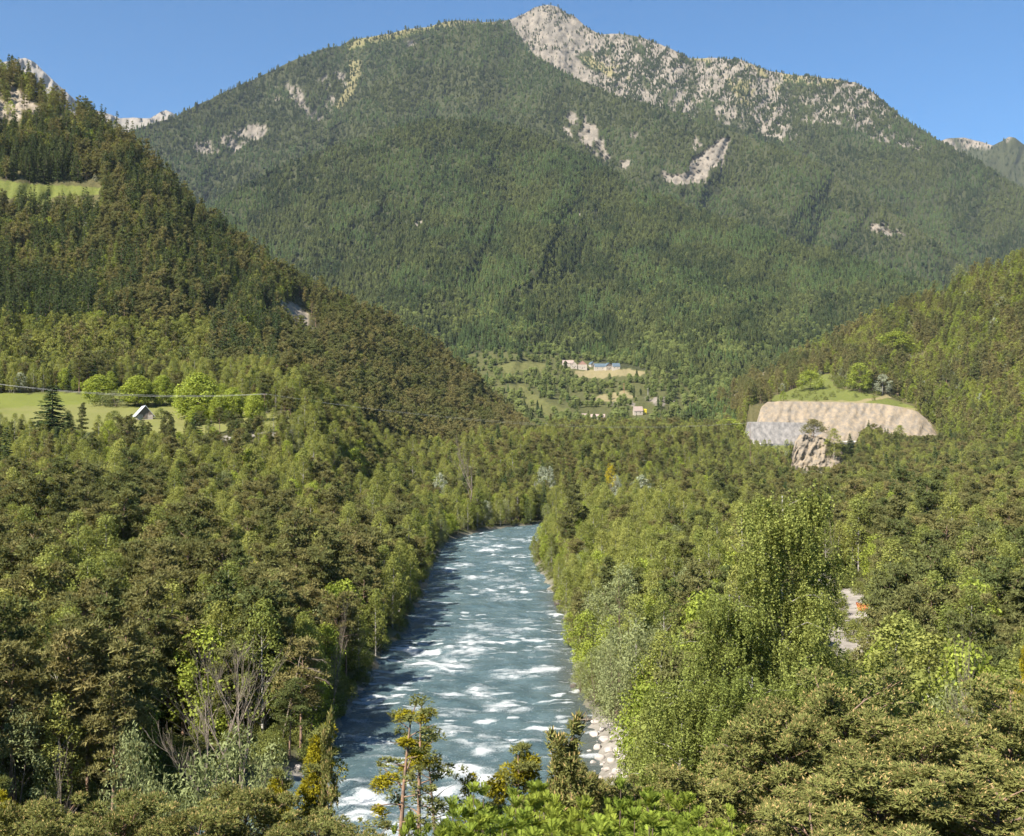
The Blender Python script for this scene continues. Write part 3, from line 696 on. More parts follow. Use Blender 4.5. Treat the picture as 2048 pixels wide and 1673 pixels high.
def leafy(seed, h=11.0, cs=0.2, R=2.2, lumps=42, nleaf=60, ls=0.26, bark=0, trunks=1, shape=1.0, lr=(0.55, 1.0), droop=0.0, sparse=0.0, width=0.62, topw=0.35):
    rng = np.random.default_rng(seed); m = MA()
    z0 = cs * h; cen = []
    nl = int(lumps)
    for i in range(nl):
        t = (i + rng.random()) / nl
        prof = (math.sin(math.pi * min(1, (t * .86 + .14) ** shape)) ** .6) * (1 - t) ** .12 if True else 1
        prof = max(prof, topw * (1 - t) + .08)
        a = i * 2.4 + rng.normal(0, .4)
        rr = R * prof * (0.45 + .6 * rng.random() ** .6)
        cen.append((math.cos(a) * rr, math.sin(a) * rr, z0 + (h - z0) * (0.04 + .93 * t) - droop * rr * .3))
    cen = np.array(cen)
    for k in range(trunks):
        a = k * 6.28 / max(trunks, 1) + rng.random(); sp = 0 if trunks == 1 else R * .35
        n = 7; tt_ = np.linspace(0, 1, n)
        hh = h * (0.95 if k == 0 else .8)
        T = np.stack([math.cos(a) * sp * tt_ + rng.normal(0, .05, n).cumsum() * (tt_ > 0), math.sin(a) * sp * tt_ + rng.normal(0, .05, n).cumsum() * (tt_ > 0), hh * tt_], 1)
        m.tube(T, (0.009 * h + .03) * (1 - tt_ * .85) / (1 if trunks == 1 else 1.4), 6, 0)
        if k == 0: T0 = T
    for i in range(0, nl):
        C = cen[i]
        if i % 2 == 0:
            zb = max(C[2] - np.hypot(C[0], C[1]) * .9 - .3, z0 * .7)
            B0 = np.array([np.interp(zb, T0[:, 2], T0[:, 0]), np.interp(zb, T0[:, 2], T0[:, 1]), zb])
            m.tube(np.array([B0, (B0 + C) / 2 + np.array([0, 0, -.1 + .2 * rng.random()]), C]), np.array([.03, .02, .008]) * (h / 10), 3, 0)
        pr = (lr[0] + (lr[1] - lr[0]) * rng.random()) * (R / 2.2) ** .5
        nt = int(nleaf * (.6 + .8 * rng.random()) * (1 - sparse * rng.random()))
        d = rdir(rng, nt, .25)
        Q = C + d * pr * (0.40 + .75 * rng.random((nt, 1)) ** .6) * np.array([1, 1, .8])
        Nn = unit(d + rng.normal(0, .55, (nt, 3)) + np.array([0, 0, .3]))
        pv = .25 + .5 * rng.random()
        sz = ls * (.6 + .7 * rng.random(nt))
        m.plates(Q, Nn, sz, sz * width, rng, 1, np.clip(pv + rng.normal(0, .18, nt), 0, 1))
    return m
def spruce(seed, h=15.0, R=2.6, layers=26, nb=9, s=0.5, per=7, cs=0.06, wf=.35, jag=.25):
    rng = np.random.default_rng(seed); m = MA()
    m.tube(np.array([[0, 0, 0], [0, 0, h * .5], [0, 0, h]]), np.array([.012 * h + .03, .008 * h, .01]), 5, 0)
    for i in range(layers):
        t = (i + rng.random() * .5) / layers
        zc = h * (cs + (1 - cs) * t); L = (R * (1 - t) ** .85 + .12) * (1 - .25 * (t < .08))
        k = max(4, int(nb * (1 - t * .5)))
        for b in range(k):
            a = rng.random() * 6.28; l = L * (1 - jag + 2 * jag * rng.random())
            n = max(2, int(per * l / R + 1.5)); u = (np.arange(n) + .6) / n
            dz = -0.42 * l * u + .16 * l * u * u
            C = np.stack([np.cos(a) * l * u, np.sin(a) * l * u, zc + dz], 1)
            C = np.repeat(C, 3, 0); nn = len(C)
            side = np.array([-math.sin(a), math.cos(a), 0]); out = np.array([math.cos(a), math.sin(a), -.15])
            D = unit(out + side * rng.normal(0, .9, (nn, 1)) + np.array([0, 0, -.25]) + rng.normal(0, .25, (nn, 3)))
            sz = s * (.6 + .7 * rng.random(nn))
            m.blades(C, D, sz, sz * wf * 1.6, rng, 1, np.clip(.35 + .3 * rng.random() + rng.normal(0, .12, nn), 0, 1))
    D = rdir(rng, 10, 1.5); m.blades(np.tile([0, 0, h - .4], (10, 1)), D, s * .9, s * .25, rng, 1, .5)
    return m
def bare(seed, h=9.0, spread=0.5, depth=4, r0=.13, forks=3, up=.9, mat=0):
    rng = np.random.default_rng(seed); m = MA()
    def grow(P, D, L, r, lev):
        n = 4; pts = [P]
        d = D.copy()
        for k in range(n - 1):
            d = unit(d + rng.normal(0, .12, 3) + np.array([0, 0, .06 * up])); pts.append(pts[-1] + d * L / (n - 1))
        pts = np.array(pts)
        m.tube(pts, np.linspace(r, r * .55, n), 5 if lev < 2 else 3, 0)
        if lev >= depth: return
        for f in range(forks + (lev > 0)):
            u = 0.35 + .65 * (f + rng.random()) / (forks + 1)
            q = np.array([np.interp(u * (n - 1), np.arange(n), pts[:, c]) for c in range(3)])
            dd = unit(d + rng.normal(0, spread, 3) + np.array([0, 0, .25 * up]))
            grow(q, dd, L * (.45 + .3 * rng.random()), r * .5, lev + 1)
    grow(np.zeros(3), np.array([0, 0, 1.0]), h * .55, r0, 0)
    return m
def weeping(seed, h=22.0, R=4.6, nstr=620, per=58, ls=0.105, bark=0, cs=.25, ltop=.55):
    rng = np.random.default_rng(seed); m = MA()
    n = 10; tt_ = np.linspace(0, 1, n)
    T = np.stack([rng.normal(0, .12, n).cumsum() * tt_, rng.normal(0, .12, n).cumsum() * tt_, h * .97 * tt_], 1)
    T[:, 0] += .25 * np.sin(tt_ * 5); m.tube(T, .17 * (1 - tt_ * .88) + .012, 8, 0)
    nb = 46; tips = []
    for i in range(nb):
        f = cs + (.95 - cs) * (i / nb); a = i * 2.4 + rng.normal(0, .4); t = (f - cs) / (1 - cs)
        L = R * (1.02 - .62 * t ** 1.6) * (.75 + .4 * rng.random())
        P0 = np.array([np.interp(f * h, T[:, 2], T[:, 0]), np.interp(f * h, T[:, 2], T[:, 1]), f * h])
        u = np.linspace(0, 1, 6)
        B = P0 + np.stack([math.cos(a) * L * u, math.sin(a) * L * u, L * (.95 * u - .62 * u ** 2)], 1) + rng.normal(0, .06, (6, 3)) * u[:, None]
        m.tube(B, .06 * (1 - u * .85) * (1.2 - t), 4, 0)
        for q in range(nstr // nb):
            uu = .08 + .95 * rng.random() ** .8
            C = np.array([np.interp(uu, u, B[:, c]) for c in range(3)]) + rng.normal(0, .42, 3)
            tips.append((C, a, 0.4 + 1.9 * rng.random() ** 1.4 * (1 - .4 * t), .1 + .8 * rng.random()))
    for (C, a, l, v) in tips:
        k = int(per * l / 2.2); u = rng.random(k)[:, None]
        sw = np.array([math.cos(a), math.sin(a), 0]) * .22
        Q = C + sw * np.sqrt(u) * l * .6 + np.array([0, 0, -1.0]) * u * l + rng.normal(0, .07, (k, 3))
        m.tube(np.array([C, C + sw * .4 * l - np.array([0, 0, .5 * l]), C + sw * .55 * l - np.array([0, 0, l])]), np.array([.006, .005, .003]), 3, 1, .2)
        Nn = unit(rng.normal(0, 1, (k, 3)) + np.array([-.35, -.3, .35]))
        m.plates(Q, Nn, ls * (.7 + .6 * rng.random(k)), ls * .62, rng, 1, np.clip(v + rng.normal(0, .2, k), 0, 1))
    return m
def sumac(seed, h=5.0, R=1.5, nst=16, ls=.42):
    """a bush of upright stems, each with a whorl of feather-shaped leaves"""
    rng = np.random.default_rng(seed); m = MA()
    for i in range(nst):
        a = rng.random() * 6.28; r = R * math.sqrt(rng.random()); top = h * (1.0 - .16 * (r / R) ** 2 - .34 * rng.random() ** 1.3)
        b = np.array([math.cos(a) * r, math.sin(a) * r, top]); s0 = np.array([b[0] * .35, b[1] * .35, 0])
        m.tube(np.array([s0, (s0 + b) / 2 + rng.normal(0, .1, 3), b]), np.array([.04, .025, .012]), 4, 0)
        for lev in range(3):
            C0 = b + np.array([0, 0, -lev * .32]); nl = 9
            for q in range(nl):
                aa = q * 6.28 / nl + rng.random() * .6; L = ls * (.8 + .5 * rng.random()) * (1 + .18 * lev)
                el = (1.0 - .42 * lev) + rng.normal(0, .18)
                d = np.array([math.cos(aa) * math.cos(el), math.sin(aa) * math.cos(el), math.sin(el)])
                u = np.linspace(.18, 1, 9)
                R_ = C0 + d * L * u[:, None] + np.array([0, 0, -.34 * L]) * (u ** 2)[:, None]
                sd_ = unit(np.cross(d, [0, 0, 1.0])); v = .25 + .55 * rng.random()
                nrm_ = np.cross(sd_, d)
                for sg in (-1, 1):
                    D = unit(sd_ * sg + d * .75 + nrm_ * -.25 + rng.normal(0, .12, (9, 3)))
                    ll = .17 * np.sin(np.pi * (u * .8 + .12)) ** .5 * (ls / .42)
                    N = unit(np.cross(D, d) * sg + rng.normal(0, .15, (9, 3)))
                    S = unit(np.cross(N, D)); Lc = ll[:, None]
                    V = np.stack([R_, R_ + D * Lc * .4 + S * Lc * .12, R_ + D * Lc, R_ + D * Lc * .4 - S * Lc * .12], 1).reshape(-1, 3)
                    m.add(V, np.arange(36).reshape(9, 4), 1, np.clip(v + .1 * rng.normal(), 0, 1))
    return m
def farcone(seed, h=1.0, r=.17, n=6, rounded=False):
    rng = np.random.default_rng(seed); m = MA()
    lv = 6
    for i in range(lv):
        t = i / lv
        if rounded: rr = r * (math.sin(math.pi * (.18 + .80 * t)) ** .7) * 1.15; z1 = h * (.12 + .88 * t); z2 = z1 + h * .30
        else: rr = r * (1 - t) ** .8 + .015; z1 = h * (.05 + .95 * t * .95); z2 = z1 + h * .26
        k = n + 1
        a = np.arange(k) * 6.28 / k + rng.random() * 6.28
        rj = rr * (.7 + .6 * rng.random(k))
        V = np.stack([np.cos(a) * rj, np.sin(a) * rj, z1 + rng.normal(0, .02, k)], 1)
        V2 = np.stack([np.cos(a + .5) * rj * .55, np.sin(a + .5) * rj * .55, np.full(k, z1 + .06)], 1)
        apex = np.array([[rng.normal(0, .01), rng.normal(0, .01), min(z2, h)]])
        A = np.concatenate([V, V2, apex])
        f = []
        for j in range(k): f += [[j, k + j, 2 * k], [k + j, (j + 1) % k, 2 * k]]
        m.add(A, f, 1, np.clip(.45 + .25 * (t - .4) * 0 + rng.normal(0, .16), 0, 1))
    return m

PROTO = {}
def proto(key, m, mats): PROTO[key] = m.mesh(key, mats)
LIBC = {}
def library(name, items):
    c = bpy.data.collections.new(name)
    for k, (m, mats) in enumerate(items):
        o = bpy.data.objects.new('%s_%02d' % (name, k), m.mesh(name, mats)); c.objects.link(o)
    LIBC[name] = c
def scatter(name, P, rz, sc, idx, tint, lib, label, cat, group=None):
    """one object nobody could count: points that carry instances of the library's tree forms"""
    me = bpy.data.meshes.new(name); n = len(P)
    me.vertices.add(n); me.vertices.foreach_set('co', np.asarray(P, np.float32).ravel())
    for k, v, ty in (('rz', rz, 'FLOAT'), ('sc', sc, 'FLOAT'), ('tint', tint, 'FLOAT'), ('idx', idx, 'INT')):
        a = me.attributes.new(k, ty, 'POINT'); a.data.foreach_set('value', np.asarray(v, np.int32 if ty == 'INT' else np.float32))
    o = link(name, me)
    g = bpy.data.node_groups.new(name, 'GeometryNodeTree')
    g.interface.new_socket('Geometry', in_out='INPUT', socket_type='NodeSocketGeometry')
    g.interface.new_socket('Geometry', in_out='OUTPUT', socket_type='NodeSocketGeometry')
    N = g.nodes; i = N.new('NodeGroupInput'); ou = N.new('NodeGroupOutput')
    ip = N.new('GeometryNodeInstanceOnPoints'); ci = N.new('GeometryNodeCollectionInfo')
    ci.inputs['Collection'].default_value = LIBC[lib]; ci.inputs['Separate Children'].default_value = True
    ip.inputs['Pick Instance'].default_value = True
    def na(nm, ty):
        x = N.new('GeometryNodeInputNamedAttribute'); x.data_type = ty; x.inputs['Name'].default_value = nm
        return x.outputs['Attribute']
    cx = N.new('ShaderNodeCombineXYZ')
    g.links.new(na('rz', 'FLOAT'), cx.inputs['Z'])
    g.links.new(i.outputs[0], ip.inputs['Points']); g.links.new(ci.outputs[0], ip.inputs['Instance'])
    g.links.new(na('idx', 'INT'), ip.inputs['Instance Index']); g.links.new(cx.outputs[0], ip.inputs['Rotation'])
    g.links.new(na('sc', 'FLOAT'), ip.inputs['Scale']); g.links.new(ip.outputs[0], ou.inputs[0])
    md = o.modifiers.new('forest', 'NODES'); md.node_group = g
    tag(o, label, cat, group, 'stuff')
    return o

# far library: conifers of unit height
MT = [M['bark'], M['mtn']]
t_ = NT('far_broadleaf')
M['farleaf'] = leaf_mat('far_broadleaf_leaves', (0.080, 0.105, 0.034), (0.14, 0.16, 0.05), 0.2)
M['larchfar'] = leaf_mat('far_larch_needles', (0.045, 0.068, 0.024), (0.075, 0.105, 0.034), 0.12)
far = []
for k in range(5): far.append((farcone(k, 1.0, .15 + .03 * (k % 3)), MT))
for k in range(3): far.append((farcone(20 + k, 1.0, .22, rounded=True), MT))
for k in range(2): far.append((farcone(30 + k, .9, .19), [M['bark'], M['larchfar']]))
for k in range(2): far.append((farcone(40 + k, .8, .34, rounded=True), [M['bark'], M['farleaf']]))
library('far_tree', far)
# middle library for the near hills
mid = []
for k in range(5): mid.append((pine(100 + k, h=13 + k % 2, cs=[.22, .30, .14, .36, .2][k], top=[.7, .5, 1.1, .5, .9][k], R=[2.8, 3.0, 2.3, 3.1, 2.6][k], npad=34, ntuft=16, s=.66, nb=2, wfac=.22, bk=3, padr=(.6, 1.15), flat=.55), [M['pinebark'] if k % 2 else M['bark'], M['pine']]))     # 0-4
for k in range(4): mid.append((spruce(120 + k, h=15 + k, R=2.3 + .2 * k, layers=20, nb=7, s=.75, per=4), [M['bark'], M['spruce']]))  # 5-8
for k in range(3): mid.append((spruce(130 + k, h=15, R=2.1, layers=20, nb=6, s=.7, per=4, wf=.3, jag=.35), [M['bark'], M['larch']]))       # 9-11
for k in range(4): mid.append((leafy(140 + k, h=9 + k, cs=.08, R=2.4 + .25 * k, lumps=24, nleaf=34, ls=.5), [M['bark'], M['birch']]))      # 12-15
for k in range(3): mid.append((leafy(150 + k, h=8 + k, cs=.08, R=2.8 + .3 * k, lumps=26, nleaf=34, ls=.5), [M['bark'], M['maple']]))       # 16-18
for k in range(2): mid.append((leafy(160 + k, h=7, cs=.08, R=2.2, lumps=18, nleaf=30, ls=.45), [M['bark'], M['pale']]))                   # 19-20
for k in range(3): mid.append((leafy(165 + k, h=3, cs=.02, R=1.6, lumps=12, nleaf=26, ls=.38), [M['bark'], M['shrub']]))                  # 21-23
library('hill_tree', mid)

# ---- forest on the big mountain
rng = np.random.default_rng(7)
def shifted(a, k):
    o_ = a.copy()
    for j in range(1, k + 1): o_[:-j] = np.maximum(o_[:-j], a[j:])
    return o_
def mountain_forest(name, L, n, label, hmean, ybroad, seed, clear=()):
    rng = np.random.default_rng(seed)
    dens = (1 - L['rock'] * (0.95 - .15 * (L['px'] > 1170) - .62 * ss(fbm(L['px'] / 13 + L['py'] / 20, L['py'] / 17, seed + 50, 3), .40, .56) * (.3 + .7 * (L['px'] > 1170)))) * (1 - L['grass'] * 0.95) * (1 - .85 * shifted(np.maximum(L['rock'] > .90, L['grass'] * (L['py'] > 600)) * 1.0, 3 if name == 'spur_forest' else 2)) * np.where((L['rock'] > .9) & (name == 'spur_forest'), .12, 1)
    dens = dens * (0.55 + 0.45 * ss(fbm(L['px'] / 5, L['py'] / 4, seed, 3), .25, .55))
    dens = np.where(L['py'] > 875, 0, dens)
    for pl in clear: dens = np.where(inpoly(L['px'], L['py'], pl), 0, dens)
    dens = np.where((L['px'] < -60) | (L['px'] > 2110), dens * .1, dens)
    P, px, py, rk = sample(L, n, dens, rng)
    rz = rng.random(n) * 6.28
    big = fbm(px / 55, py / 34, seed + 1, 4); med = fbm(px / 14, py / 10, seed + 2, 3)
    tint = np.clip((big - .5) * 2.2 + .45 + (med - .5) * 1.2 + rng.normal(0, .2, n), 0, 1)
    idx = rng.integers(0, 8, n)
    lar = (fbm(px / 80, py / 40, seed + 5, 4) > .56) | (py < 140 + 60 * (fbm(px / 60, py / 60, seed, 2) - .5))
    idx = np.where(lar & (rng.random(n) < .7), rng.integers(8, 10, n), idx)
    pb = ss(py, ybroad - 160, ybroad + 60) * .9 * ss(fbm(px / 40, py / 22, seed + 6, 4), .42, .60) + .02
    pb = np.maximum(pb, .8 * inpoly(px, py, [(930, 705), (1130, 708), (1300, 740), (1400, 790), (1350, 870), (960, 870)]) * (name == 'shoulder_forest'))
    idx = np.where(rng.random(n) < pb, rng.integers(10, 12, n), idx)
    sc = hmean * (.6 + .65 * rng.random(n) ** 1.2) * np.where(idx > 9, .75, 1) * np.where(rk > .4, .6, 1)
    P[:, 2] -= .6
    scatter(name, P, rz, sc, idx, tint, 'far_tree', label, 'forest')
mountain_forest('mountain_forest', LB, 100000, 'thin conifer forest climbing the rocky summit of the big mountain', 19, 900, 11)
mountain_forest('spur_forest', LM, 60000, 'dense conifer forest on the middle spur around the pale landslide scars', 18, 900, 12)
mountain_forest('shoulder_forest', LF, 78000, 'dense mixed forest on the lower mountain shoulder above the hamlet', 16, 690, 13, clear=[[(1118, 722), (1145, 728), (1250, 730), (1296, 742), (1285, 758), (1140, 762)], [(1255, 812), (1300, 812), (1300, 845), (1255, 845)], [(1155, 818), (1218, 818), (1218, 845), (1155, 845)]])
dd = rng.random  # distant ridge
def summit_trees():
    r = np.random.default_rng(77); n = 8000; L = LB
    st_ = fbm((L['px'] + L['py'] * .9) / 16, (L['py'] - L['px'] * .35) / 40, 88, 4)
    dens = (L['rock'] > .3) * (L['py'] < 340) * np.where(L['px'] < 1180, .05 + .45 * ss(st_, .5, .7), .18 + 1.5 * ss(st_, .42, .6))
    dens = np.where((L['px'] > 1080) & (L['px'] < 1135) & (L['py'] > 105), dens * .1, dens) + (L['py'] < 300) * (L['grass'] > .4) * .25
    P, px, py, rk = sample(L, n, dens, r)
    scatter('summit_trees', P, r.random(n) * 6.28, (9 + 9 * r.random(n)), r.integers(0, 8, n), r.random(n) * .5, 'far_tree', 'small scattered conifers on the rocky summit and its right ridge', 'forest')
summit_trees()
def ridge_forest():
    r = np.random.default_rng(5); n = 9000
    P, px, py, rk = sample(LD, n, (1 - LD['rock'] * .85), r)
    scatter('ridge_forest', P, r.random(n) * 6.28, 20 * (.6 + .6 * r.random(n)), r.integers(0, 8, n), r.random(n) * .4, 'far_tree', 'hazy dark forest on the farthest ridge behind the big mountain', 'forest')
ridge_forest()

# ---- woods on the two near hills
def hill_forest(name, L, n, label, side, seed):
    r = np.random.default_rng(seed)
    dens = (1 - L['rock'] * 0.92) * (1 - L['grass'] * 0.99) * (1 - .93 * shifted(np.maximum(L['rock'] > .88, L['grass'] > .9) * 1.0, 9 if side == 'L' else 6)) * (1 - .95 * ((side == 'L') & (L['px'] < 205) & (L['py'] > 366) & (L['py'] < 428)))
    dens = dens * (0.5 + .5 * ss(fbm(L['px'] / 12, L['py'] / 10, seed, 3), .3, .5))
    dens = np.where((L['px'] < -90) | (L['px'] > 2140), dens * .15, dens)
    if side == 'Q': dens = np.where(inpoly(L['px'], L['py'], [(1500, 800), (1850, 800), (1878, 850), (1880, 905), (1490, 905)]), 0, dens)
    if side == 'L': dens = np.where(inpoly(L['px'], L['py'], [(535, 596), (620, 598), (650, 680), (640, 730), (590, 700)]), dens * .22, dens)
    if side == 'R':
        dens = np.where((L['px'] < 1560) & (L['py'] > 690), dens * .55, dens); dens = np.where((L['px'] > 1476) & (L['px'] < 1506) & (L['py'] > 785), 4.0, dens)
        dens = np.maximum(dens, .05 * inpoly(L['px'], L['py'], [(1560, 800), (1660, 750), (1840, 815)]))
    P, px, py, rk = sample(L, n, dens, r)
    idx = r.integers(0, 5, n)
    q = fbm(px / 45, py / 40, seed + 1, 4); q2 = fbm(px / 22, py / 22, seed + 2, 3); rr = r.random(n)
    if side == 'L':
        sp = ((q > .50) & (rr < .5) & (px < 560)) | ((px > 15) & (px < 145) & (py < 372) & (py > 318)) | ((py > 590) & (py < 690) & (px < 190)) | ((px > 190) & (py < 300) & (rr < .35))
        idx = np.where(sp, r.integers(5, 9, n), idx)
        la = (q2 > .44) & (rr > .35) & (py > 370) & (py < 650) & (px < 700) & ~sp
        idx = np.where(la, r.integers(9, 12, n), idx)
        bl = ((q2 > .54) & (py > 160)) & (rr > .50) | ((py > 670) & (py < 775) & (px < 420) & (rr < .85)) | ((py < 340) & (px < 260) & (q2 > .46) & (rr > .45))
        idx = np.where(bl, r.integers(12, 16, n), idx)
        idx = np.where(bl & (rr > .86), r.integers(16, 19, n), idx)
        idx = np.where(r.random(n) < .02, r.integers(19, 21, n), idx)
        idx = np.where((px > 15) & (px < 145) & (py < 372) & (py > 318), r.integers(5, 9, n), idx)
    else:
        bl = (q2 > .44) & (rr < .78) | ((py < 610) & (rr < .75)) | ((px > 1800) & (py > 780) & (rr < .65))
        idx = np.where(bl, r.integers(12, 19, n), idx)
        idx = np.where(r.random(n) < .06, r.integers(19, 21, n), idx)
        thin = (px < 1560) & (py > 700) & (rr < .55)
        idx = np.where(thin | inpoly(px, py, [(1560, 800), (1660, 750), (1840, 815)]), r.integers(21, 24, n), idx)
    tint = np.clip((fbm(px / 30, py / 30, seed + 4, 3) - .5) * 2.4 + .5 + r.normal(0, .22, n), 0, 1)
    sc = (.62 + .55 * r.random(n)) * (1.25 if side == 'L' else 1.35)
    P[:, 2] -= .3
    scatter(name, P, r.random(n) * 6.28, sc, idx, tint, 'hill_tree', label, 'forest')
hill_forest('hill_forest', LL, 13500, 'mixed pine, spruce and larch forest covering the steep left hill', 'L', 31)
hill_forest('hillside_forest', LR, 9500, 'olive pine and bright broadleaf forest covering the right hillside', 'R', 32)

# ------------------------------------------------------------------ valley wood: near tree forms with separate trunk and crown
FORMS = {}
def form(kind, m, bark, leaf, extra=()):
    """trunk mesh (slot 0) and crown mesh (slot 1) of one tree form, plus optional further parts"""
    d = {'trunk': m.mesh(kind + '_trunk', [bark], only=0), 'crown': m.mesh(kind + '_crown', [leaf], only=1)}
    for (nm, slot, mt) in extra: d[nm] = m.mesh(kind + '_' + nm, [mt], only=slot)
    FORMS.setdefault(kind, []).append(d)
    mats = [bark, leaf]
    return (m, mats)
vl = []
for k in range(6): vl.append(form('pine', pine(200 + k, h=13 + (k == 2), cs=[.34, .42, .16, .38, .22, .46][k], top=[.6, .4, 1.1, .5, .9, .35][k], R=[3.4, 3.9, 2.6, 3.3, 3.0, 3.7][k], npad=62, ntuft=38, s=.42, nb=3, wfac=.16, padr=(.6, 1.25), flat=.42, dead=.04), M['pinebark'], M['pine']))      # 0-5
for k in range(5): vl.append(form('birch', leafy(220 + k, h=13 + (k % 3), cs=.14, R=2.3 + .18 * k, lumps=54, nleaf=84, ls=.27, shape=.9, lr=(.5, 1.05)), M['birchbark'], M['birch']))   # 6-10
for k in range(3): vl.append(form('maple', leafy(230 + k, h=9 + k, cs=.10, R=3.2, lumps=46, nleaf=76, ls=.34, lr=(.6, 1.1)), M['bark'], M['maple']))                               # 11-13
for k in range(3): vl.append(form('willow', leafy(240 + k, h=8 + k, cs=.04, R=2.8, lumps=50, nleaf=84, ls=.26, trunks=3, width=.34, lr=(.5, 1.0)), M['bark'], M['willow']))      # 14-16
for k in range(2): vl.append(form('spruce', spruce(250 + k, h=15, R=2.7, layers=34, nb=11, s=.5, per=7), M['bark'], M['spruce']))                                               # 17-18
for k in range(2): vl.append(form('pale', leafy(255 + k, h=9, cs=.1, R=2.3, lumps=36, nleaf=60, ls=.30, lr=(.45, .9)), M['birchbark'], M['pale']))                              # 19-20
for k in range(3): vl.append(form('shrub', leafy(260 + k, h=3.4, cs=.02, R=1.9, lumps=22, nleaf=70, ls=.24), M['bark'], M['shrub']))                                        # 21-23
library('valley_tree', vl)
KINDS = ['pine'] * 6 + ['birch'] * 5 + ['maple'] * 3 + ['willow'] * 3 + ['spruce'] * 2 + ['pale'] * 2 + ['shrub'] * 3
HNOM = [13] * 6 + [13, 14, 15, 13, 14] + [9, 10, 11] + [8, 9, 10] + [15] * 2 + [9] * 2 + [3.4] * 3

def plant(kind, var, loc, rz, sc, tint, label, cat, group=None, name=None, zs=None, tilt=None):
    f = FORMS[kind][var % len(FORMS[kind])]
    nm = name or (kind + '_tree')
    r = empty(nm, loc, rz, sc)
    if zs: r.scale = (sc, sc, zs)
    if tilt: r.rotation_euler = (tilt[0], tilt[1], rz)
    tag(r, label, cat, group)
    for part, me in f.items():
        o = link(part, me, r); o['tint'] = float(tint)
    return r

r = np.random.default_rng(99)
# jittered lattice of stems over the valley floor
xs = []; ys = []
y = 46.0
while y < 1180:
    sp = 3.9 if y < 260 else (4.3 if y < 600 else 5.0)
    x0, x1 = (-220 - CX) / F * y - 8, (2260 - CX) / F * y + 8
    n = int((x1 - x0) / sp)
    xs.append(x0 + (np.arange(n) + r.random(n)) * sp); ys.append(y + (r.random(n) - .5) * sp * 1.1)
    y += sp
X = np.concatenate(xs); Y = np.concatenate(ys)
d, zw, side = river_dist(X, Y); Z = ground_z(X, Y)
px, py = proj(np.stack([X, Y, Z], -1))
n = len(X); keep = (d > np.where((side > 0) & (Y > 135), .5, 1.6))
field = inpoly(px, py, FIELD) & (Y > 370) & (Y < 600)
keep &= ~field & ~((Y > 425) & (Y < 470) & (px < 560) & (side < 0) & (d > 40))
keep &= ~inpoly(px, py, [(430, 880), (455, 868), (462, 905), (445, 915)])
keep &= ~((px > 1592) & (px < 1752) & (Y > 122) & (Y < 255) & (r.random(n) < 1.1))
clear = (px > 300) & (px < 600) & (Y > 88) & (Y < 116)
keep &= ~(clear & (r.random(n) < .85))
keep &= ~((side > 0) & (Y < 74)) & ~((side > 0) & (px > 900) & (px < 1300) & (Y < 104))
keep &= ~((side < 0) & (Y < 60))
keep &= ~((px > 1460) & (px < 1900) & (Y > 1010))
keep &= ~((px > 1110) & (px < 1290) & (Y > 74) & (Y < 132) & (d < 9))
hillL = (side < 0) & (Y > np.interp(px, [0, 300, 560, 700, 900, 1060, 1160], [578, 582, 606, 650, 770, 910, 970])) & (px < 1100); keep &= ~hillL
q = fbm(X / 26, Y / 32, 301, 4); q2 = fbm(X / 9, Y / 12, 302, 3); rr = r.random(n); r2 = r.random(n)
left = side < 0
idx = r.integers(0, 6, n)
pb = np.where(left, np.where(Y < 330, .30, .72), .55)
cen = (px > 640) & (px < 1420) & (Y > 460); pb = np.where(cen, .66, pb)
rn = (~left) & (px < 1620) & (Y < 470); pb = np.where(rn, .90, pb)
rf = (~left) & (px > 1500) & (Y > 175); pb = np.where(rf, .42, pb)
rf2 = (~left) & (px > 1500) & (Y <= 175); pb = np.where(rf2, .72, pb)
pb = pb + (q - .5) * 1.1 + (q2 - .5) * .5
edge = (d < 7); pb = np.where(edge, np.maximum(pb, .62), pb)
isb = rr < pb
idx = np.where(isb, r.integers(6, 11, n), idx)
idx = np.where(isb & (r2 < .22), r.integers(11, 14, n), idx)
idx = np.where(isb & ((r2 > .80) & (d < 30) | (r2 > .93)), r.integers(14, 17, n), idx)
idx = np.where(isb & rn & (Y < 200) & (r2 > .45), r.integers(14, 17, n), idx)
idx = np.where(cen & (r2 > .965), r.integers(19, 21, n), idx)
idx = np.where((~isb) & (Y > 330) & (r2 > .8), r.integers(17, 19, n), idx)
idx = np.where((r.random(n) < .05) & (Y > 150), r.integers(21, 24, n), idx)
idx = np.where((d < 3.2) & (r.random(n) < .55), r.integers(21, 24, n), idx)
sc = .66 + .52 * r.random(n)
sc = np.where(idx < 6, sc * 1.0, sc)
sc = np.where(left & (Y > 372) & (Y < 445) & (px < 620), sc * .68, sc)
sc = np.where(rn, sc * .86, sc)
sc = np.where((~left) & (px > 1560) & (Y < 130), sc * .85, sc)
sc = np.where((px > 1588) & (px < 1765) & (Y > 92) & (Y <= 120), sc * .5, sc)
sc = np.where((d < 5), sc * .8, sc)
sc = np.where((px > 1040) & (px < 1130) & (Y < 470) & (Y > 200) & (~left), sc * .8, sc)
sc = np.where((px > 1380) & (px < 1500) & (Y > 470) & (Y < 560) & ~left, sc * .45, sc)
sc = np.where((px > 1575) & (px < 1715) & (Y > 540) & (Y < 1050), sc * .36, sc)
re_ = np.random.default_rng(123)
em = re_.random(n) < .07
sc = np.where(em & (Y > 125) & (d > 6) & ~((px > 1560) & (px < 1720) & (Y > 500)), sc * 1.28, sc)
bl_ = left & (((px > 80) & (px < 230) & (Y > 130) & (Y < 200)) | ((px > 400) & (px < 520) & (Y > 190) & (Y < 300)) | ((px > 760) & (px < 880) & (Y > 160) & (Y < 270) & (d < 16))) & (re_.random(n) < .6)
